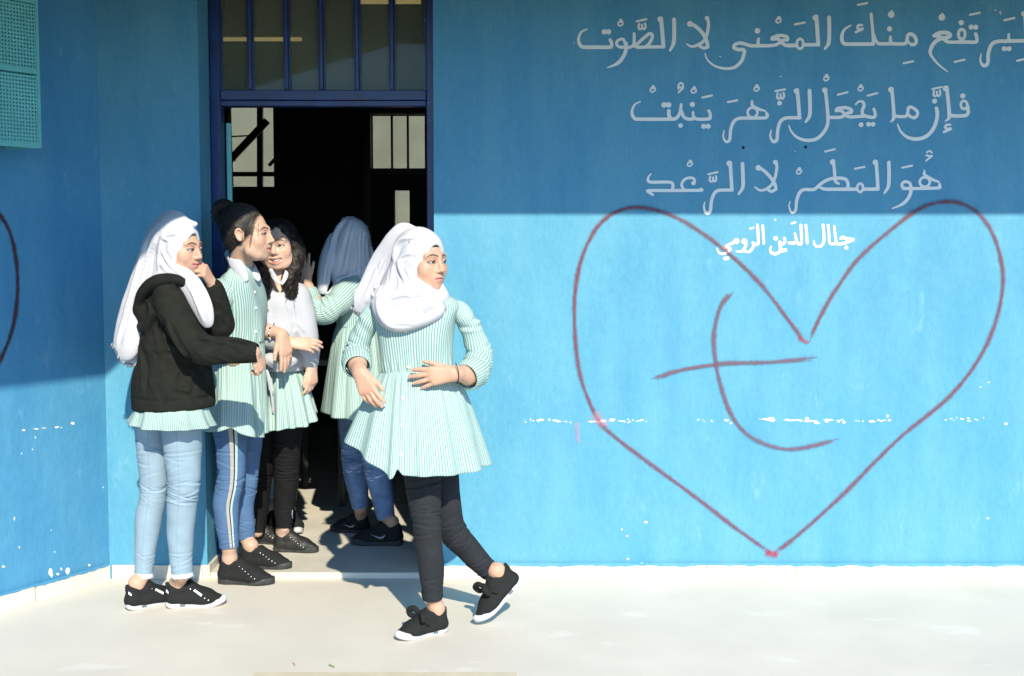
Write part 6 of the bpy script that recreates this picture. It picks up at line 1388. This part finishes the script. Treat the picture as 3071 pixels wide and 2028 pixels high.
# ---------------------------------------------------------------- E: girl inside the doorway, back turned
def girl_e():
    y = .60; p = thing('person', 'girl in white hijab seen from behind inside the doorway, one hand raised', 'person', (W(1080, 1630, y)[0], y, .028))
    h = HF(W(1050, 731, y), 212, 4, 0, .98); N = W(1062, 850, y); ch = W(1078, 900, y)
    LG = [([W(1060, 1230, .70), W(1062, 1350, .70), W(1066, 1420, .69), W(1074, 1470, .69), W(1081, 1522, .69)], [.082, .066, .060, .052, .041]), ([W(1108, 1235, .56), W(1122, 1350, .55), W(1135, 1430, .55), W(1147, 1490, .55), W(1157, 1553, .55)], [.085, .072, .062, .054, .044])]
    SH = [(G0(1106, 1598, .028), G0(990, 1592, .028), (0, 0, 1), -1), (G0(1207, 1634, .028), G0(1052, 1632, .028), (0, 0, 1), 1)]
    eL, wL = W(962, 935, .405), W(917, 848, .44); eR, wR = W(1168, 960, .62), W(1225, 1040, .62)
    SL = [([W(1092, 838, .56), W(1050, 872, .48), W(1005, 915, .42), W(966, 938, .41), W(938, 915, .42), W(919, 885, .43)], [.055, .066, .062, .058, .053, .050]), ([W(1120, 840, .62), W(1145, 890, .62), W(1158, 950, .60)], [.05, .055, .052])]
    B = Body([h.c, N, eL, wL, eR, wR, W(990, 1630, .6), W(1210, 1640, .6), W(880, 750, .45)]); B.head(h, N, ears=False)
    B.torso(W(1082, 1180, y), ch, N, LG, [q[:3] for q in SH], .10, .088)
    B.arm(ch, SL[0], eL, wL, (-.12, -.05, 1), (-.05, -1, .05), 1, .148, .033, .025, curl=(10, 14, 30, 50), spread=(8, 0, -8, -14), thumb=(26, 0), tcurl=4)
    B.arm(ch, SL[1], eR, wR, (.5, -.2, -.8), (.8, -.3, 0), 1, .15, .033, .025)
    B.done(p, h, (.54, .35, .25), hcol=False)
    F = Fld(h.c - (.20, .24, .24), h.c + (.20, .22, .18), .0036); hijab_shell(F, h)
    F.cap(W(1055, 770, .57), W(1068, 840, .55), .098, .085, .04); F.cap(W(1085, 800, .58), W(1105, 845, .56), .07, .045, .03); F.cap(W(1010, 770, .56), W(1020, 840, .52), .06, .04, .03)
    F.curve([W(1000, 720, .55), W(975, 790, .50), W(966, 870, .47)], [.035, .030, .026], .02, n=(.6, 1, 0), q=.45)
    F.curve([W(1030, 850, .50), W(1000, 890, .465), W(990, 900, .46)], [.03, .022, .015], .02)
    F.cap(h(-.01, .02, .118), h(.02, -.02, .120), .012, .010, .02)
    for f_ in ([(1046, 645), (1005, 700), (990, 790), (985, 850)], [(1050, 660), (1030, 730), (1012, 810)], [(1075, 690), (1062, 770), (1050, 840)], [(1095, 700), (1100, 770), (1110, 820)], [(1010, 840), (1050, 830), (1090, 800)], [(1060, 835), (1090, 842), (1115, 838)], [(1110, 740), (1120, 790), (1118, 820)]):
        F.fold(f_, .008, .014); F.fold([(a + 6, b_ + 4) for a, b_ in f_], .009, .013, True)
    fine(F, ([(1040, 660), (1020, 720), (1005, 800)], [(1062, 665), (1045, 740), (1030, 820)], [(1085, 690), (1082, 760), (1085, 820)], [(1100, 730), (1108, 790), (1112, 830)], [(1020, 850), (1055, 845), (1085, 825)], [(985, 750), (975, 810), (970, 860)], [(1070, 700), (1072, 770), (1066, 830)]))
    finish(F, 'hijab', M['scarf2'], p, 1, .0012, 60, 8)
    fringe(p, W(1098, 678, .57), W(1120, 770, .56), 18, .014, (.8, -.1, -.5), M['scarf2'], 5, .0024); fringe(p, W(1085, 858, .48), W(1115, 850, .50), 10, .012, (.6, -.1, -.8), M['scarf2'], 6, .0024)
    def fold(th, v): return .003 * np.sin(4 * th + 7 * v) + .002 * np.sin(7 * th - 9 * v)
    P = ringbody([(978, 1010, 1142, .105), (930, 1008, 1150, .11), (880, 1010, 1156, .115), (845, 1020, 1152, .105), (815, 1040, 1135, .08), (795, 1056, 1115, .06)], y, fold=fold); grid(P, 'dress_bodice', M['stripe'], p, uv=stripe_uv(P, 76))
    hem = [(0, 1182, 1255, 0), (45, 1150, 1262, -.17), (75, 1085, 1262, -.21), (100, 1040, 1258, -.21), (135, 992, 1252, -.16), (165, 970, 1240, -.06), (180, 966, 1235, 0), (225, 1000, 1240, .16), (270, 1080, 1245, .2), (315, 1160, 1250, .15)]
    skirt((972, 1010, 1142), hem, y, .104, 'dress_skirt', M['stripe'], p, 145, 7, .013, 17)
    so, _ = sleeve(p, *SL[0], 13, 0, None, .62, 60); cuffring(so, W(930, 903, .423), W(917, 874, .433), .051, M['stripe'], 6); sleeve(p, *SL[1], 14, 0, None, .6, 0)
    for k_, l_ in enumerate(LG):
        t_, P_ = leg(p, *l_, M['denimE'], 0, 81 + 9 * k_, .5)
        r = random.Random(k_); ctr = P_.mean(1, keepdims=True); parts = []
        for q in range(14):
            i = int(r.uniform(.52, .62) * len(P_)); j = r.randint(-9, 9); d = .0025; a = [P_[i, j % 56], P_[i, (j + 3) % 56], P_[i + 1, (j + 3) % 56], P_[i + 1, j % 56]]; parts.append((np.array([x + vn(x - ctr[i, 0]) * d for x in a]), [(0, 1, 2, 3)]))
        v, f, _ = merge(parts); tag(mk('ripped_threads', v, f, M['fray'], t_), kind='stuff')
    for he, to, up_, sd in SH:
        o, A, L = shoe(p, he, to, kind='plim', L=np.linalg.norm(to - he), side=sd); sg = 1 if sd == -1 else -1
        shoe_label(o, A, [(.30, .235), (.34, .16), (.42, .15), (.60, .235), (.43, .185), (.37, .19)], sg, M['soleG'] if False else mat('grey swoosh', (.30, .31, .32), .5), 'swoosh_mark')
girl_e()

# ---------------------------------------------------------------- F: someone deeper in the dark room, seen only as a foot between the others
def girl_f():
    y = .95; p = thing('person', 'barely visible person deep in the dark classroom, one black shoe showing', 'person', (W(822, 1580, y)[0], y, .028))
    sc_ = lambda px, py: W(px, py, y); h = HF(sc_(836, 745), 20, 0, 0, .92); N = sc_(838, 835)
    LG = [([sc_(826, 1200), sc_(824, 1320), sc_(818, 1420), sc_(813, 1500)], [.08, .062, .052, .04]), ([sc_(868, 1200), sc_(868, 1320), sc_(866, 1420), sc_(866, 1500)], [.08, .062, .052, .04])]
    SH = [(G0(806, 1578, .028), G0(850, 1598, .028) * .5 + G0(806, 1578, .028) * .5 + np.array((.09, -.11, 0)), (0, 0, 1), 1), (G0(862, 1578, .028), G0(862, 1578, .028) + np.array((.09, -.2, 0)), (0, 0, 1), -1)]
    SL = [([sc_(876, 890), sc_(890, 960), sc_(892, 1030)], [.045, .05, .045]), ([sc_(800, 890), sc_(790, 960), sc_(788, 1030)], [.045, .05, .045])]
    B = Body([h.c, N, sc_(780, 1600), sc_(920, 1600), sc_(845, 700)], .006); B.head(h, N); ch = sc_(838, 920); B.torso(sc_(845, 1160), ch, N, LG, [q[:3] for q in SH], .095, .085)
    B.arm(ch, SL[0], sc_(892, 1030), sc_(886, 1110), (0, -.1, -1), (1, 0, 0), 1, .15); B.arm(ch, SL[1], sc_(788, 1030), sc_(794, 1110), (0, -.1, -1), (-1, 0, 0), 1, .15); B.done(p, h, (.5, .32, .24))
    F = Fld(h.c - .14, h.c + .14, .006); F.ell(h(0, .03, .042), (.084, .09, .088), h.R); F.cutz(h(0, -.05, .03), h.R @ np.array((0, -.8, -.6)), .01); finish(F, 'hair', M['hair'], p)
    P = ringbody([(1000, 790, 890, .10), (940, 784, 894, .11), (895, 790, 888, .10), (865, 812, 866, .07)], y, n=60, m=30); grid(P, 'dress_bodice', M['stripe'], p, uv=stripe_uv(P, 70))
    skirt((998, 790, 890), [(0, 905, 1240, 0), (90, 845, 1245, -.16), (180, 780, 1240, 0), (270, 845, 1240, .16)], y, .10, 'dress_skirt', M['stripe'], p, 120, 8, .010, 31, n=140, m=30)
    for k_, l_ in enumerate(SL): sleeve(p, *l_, 33 + k_)
    for k_, l_ in enumerate(LG): leg(p, *l_, M['denimB'], 0, 91 + k_, .5, m=90)
    for he, to, up_, sd in SH: shoe(p, he, to, kind='run', L=.23, side=sd)
girl_f()
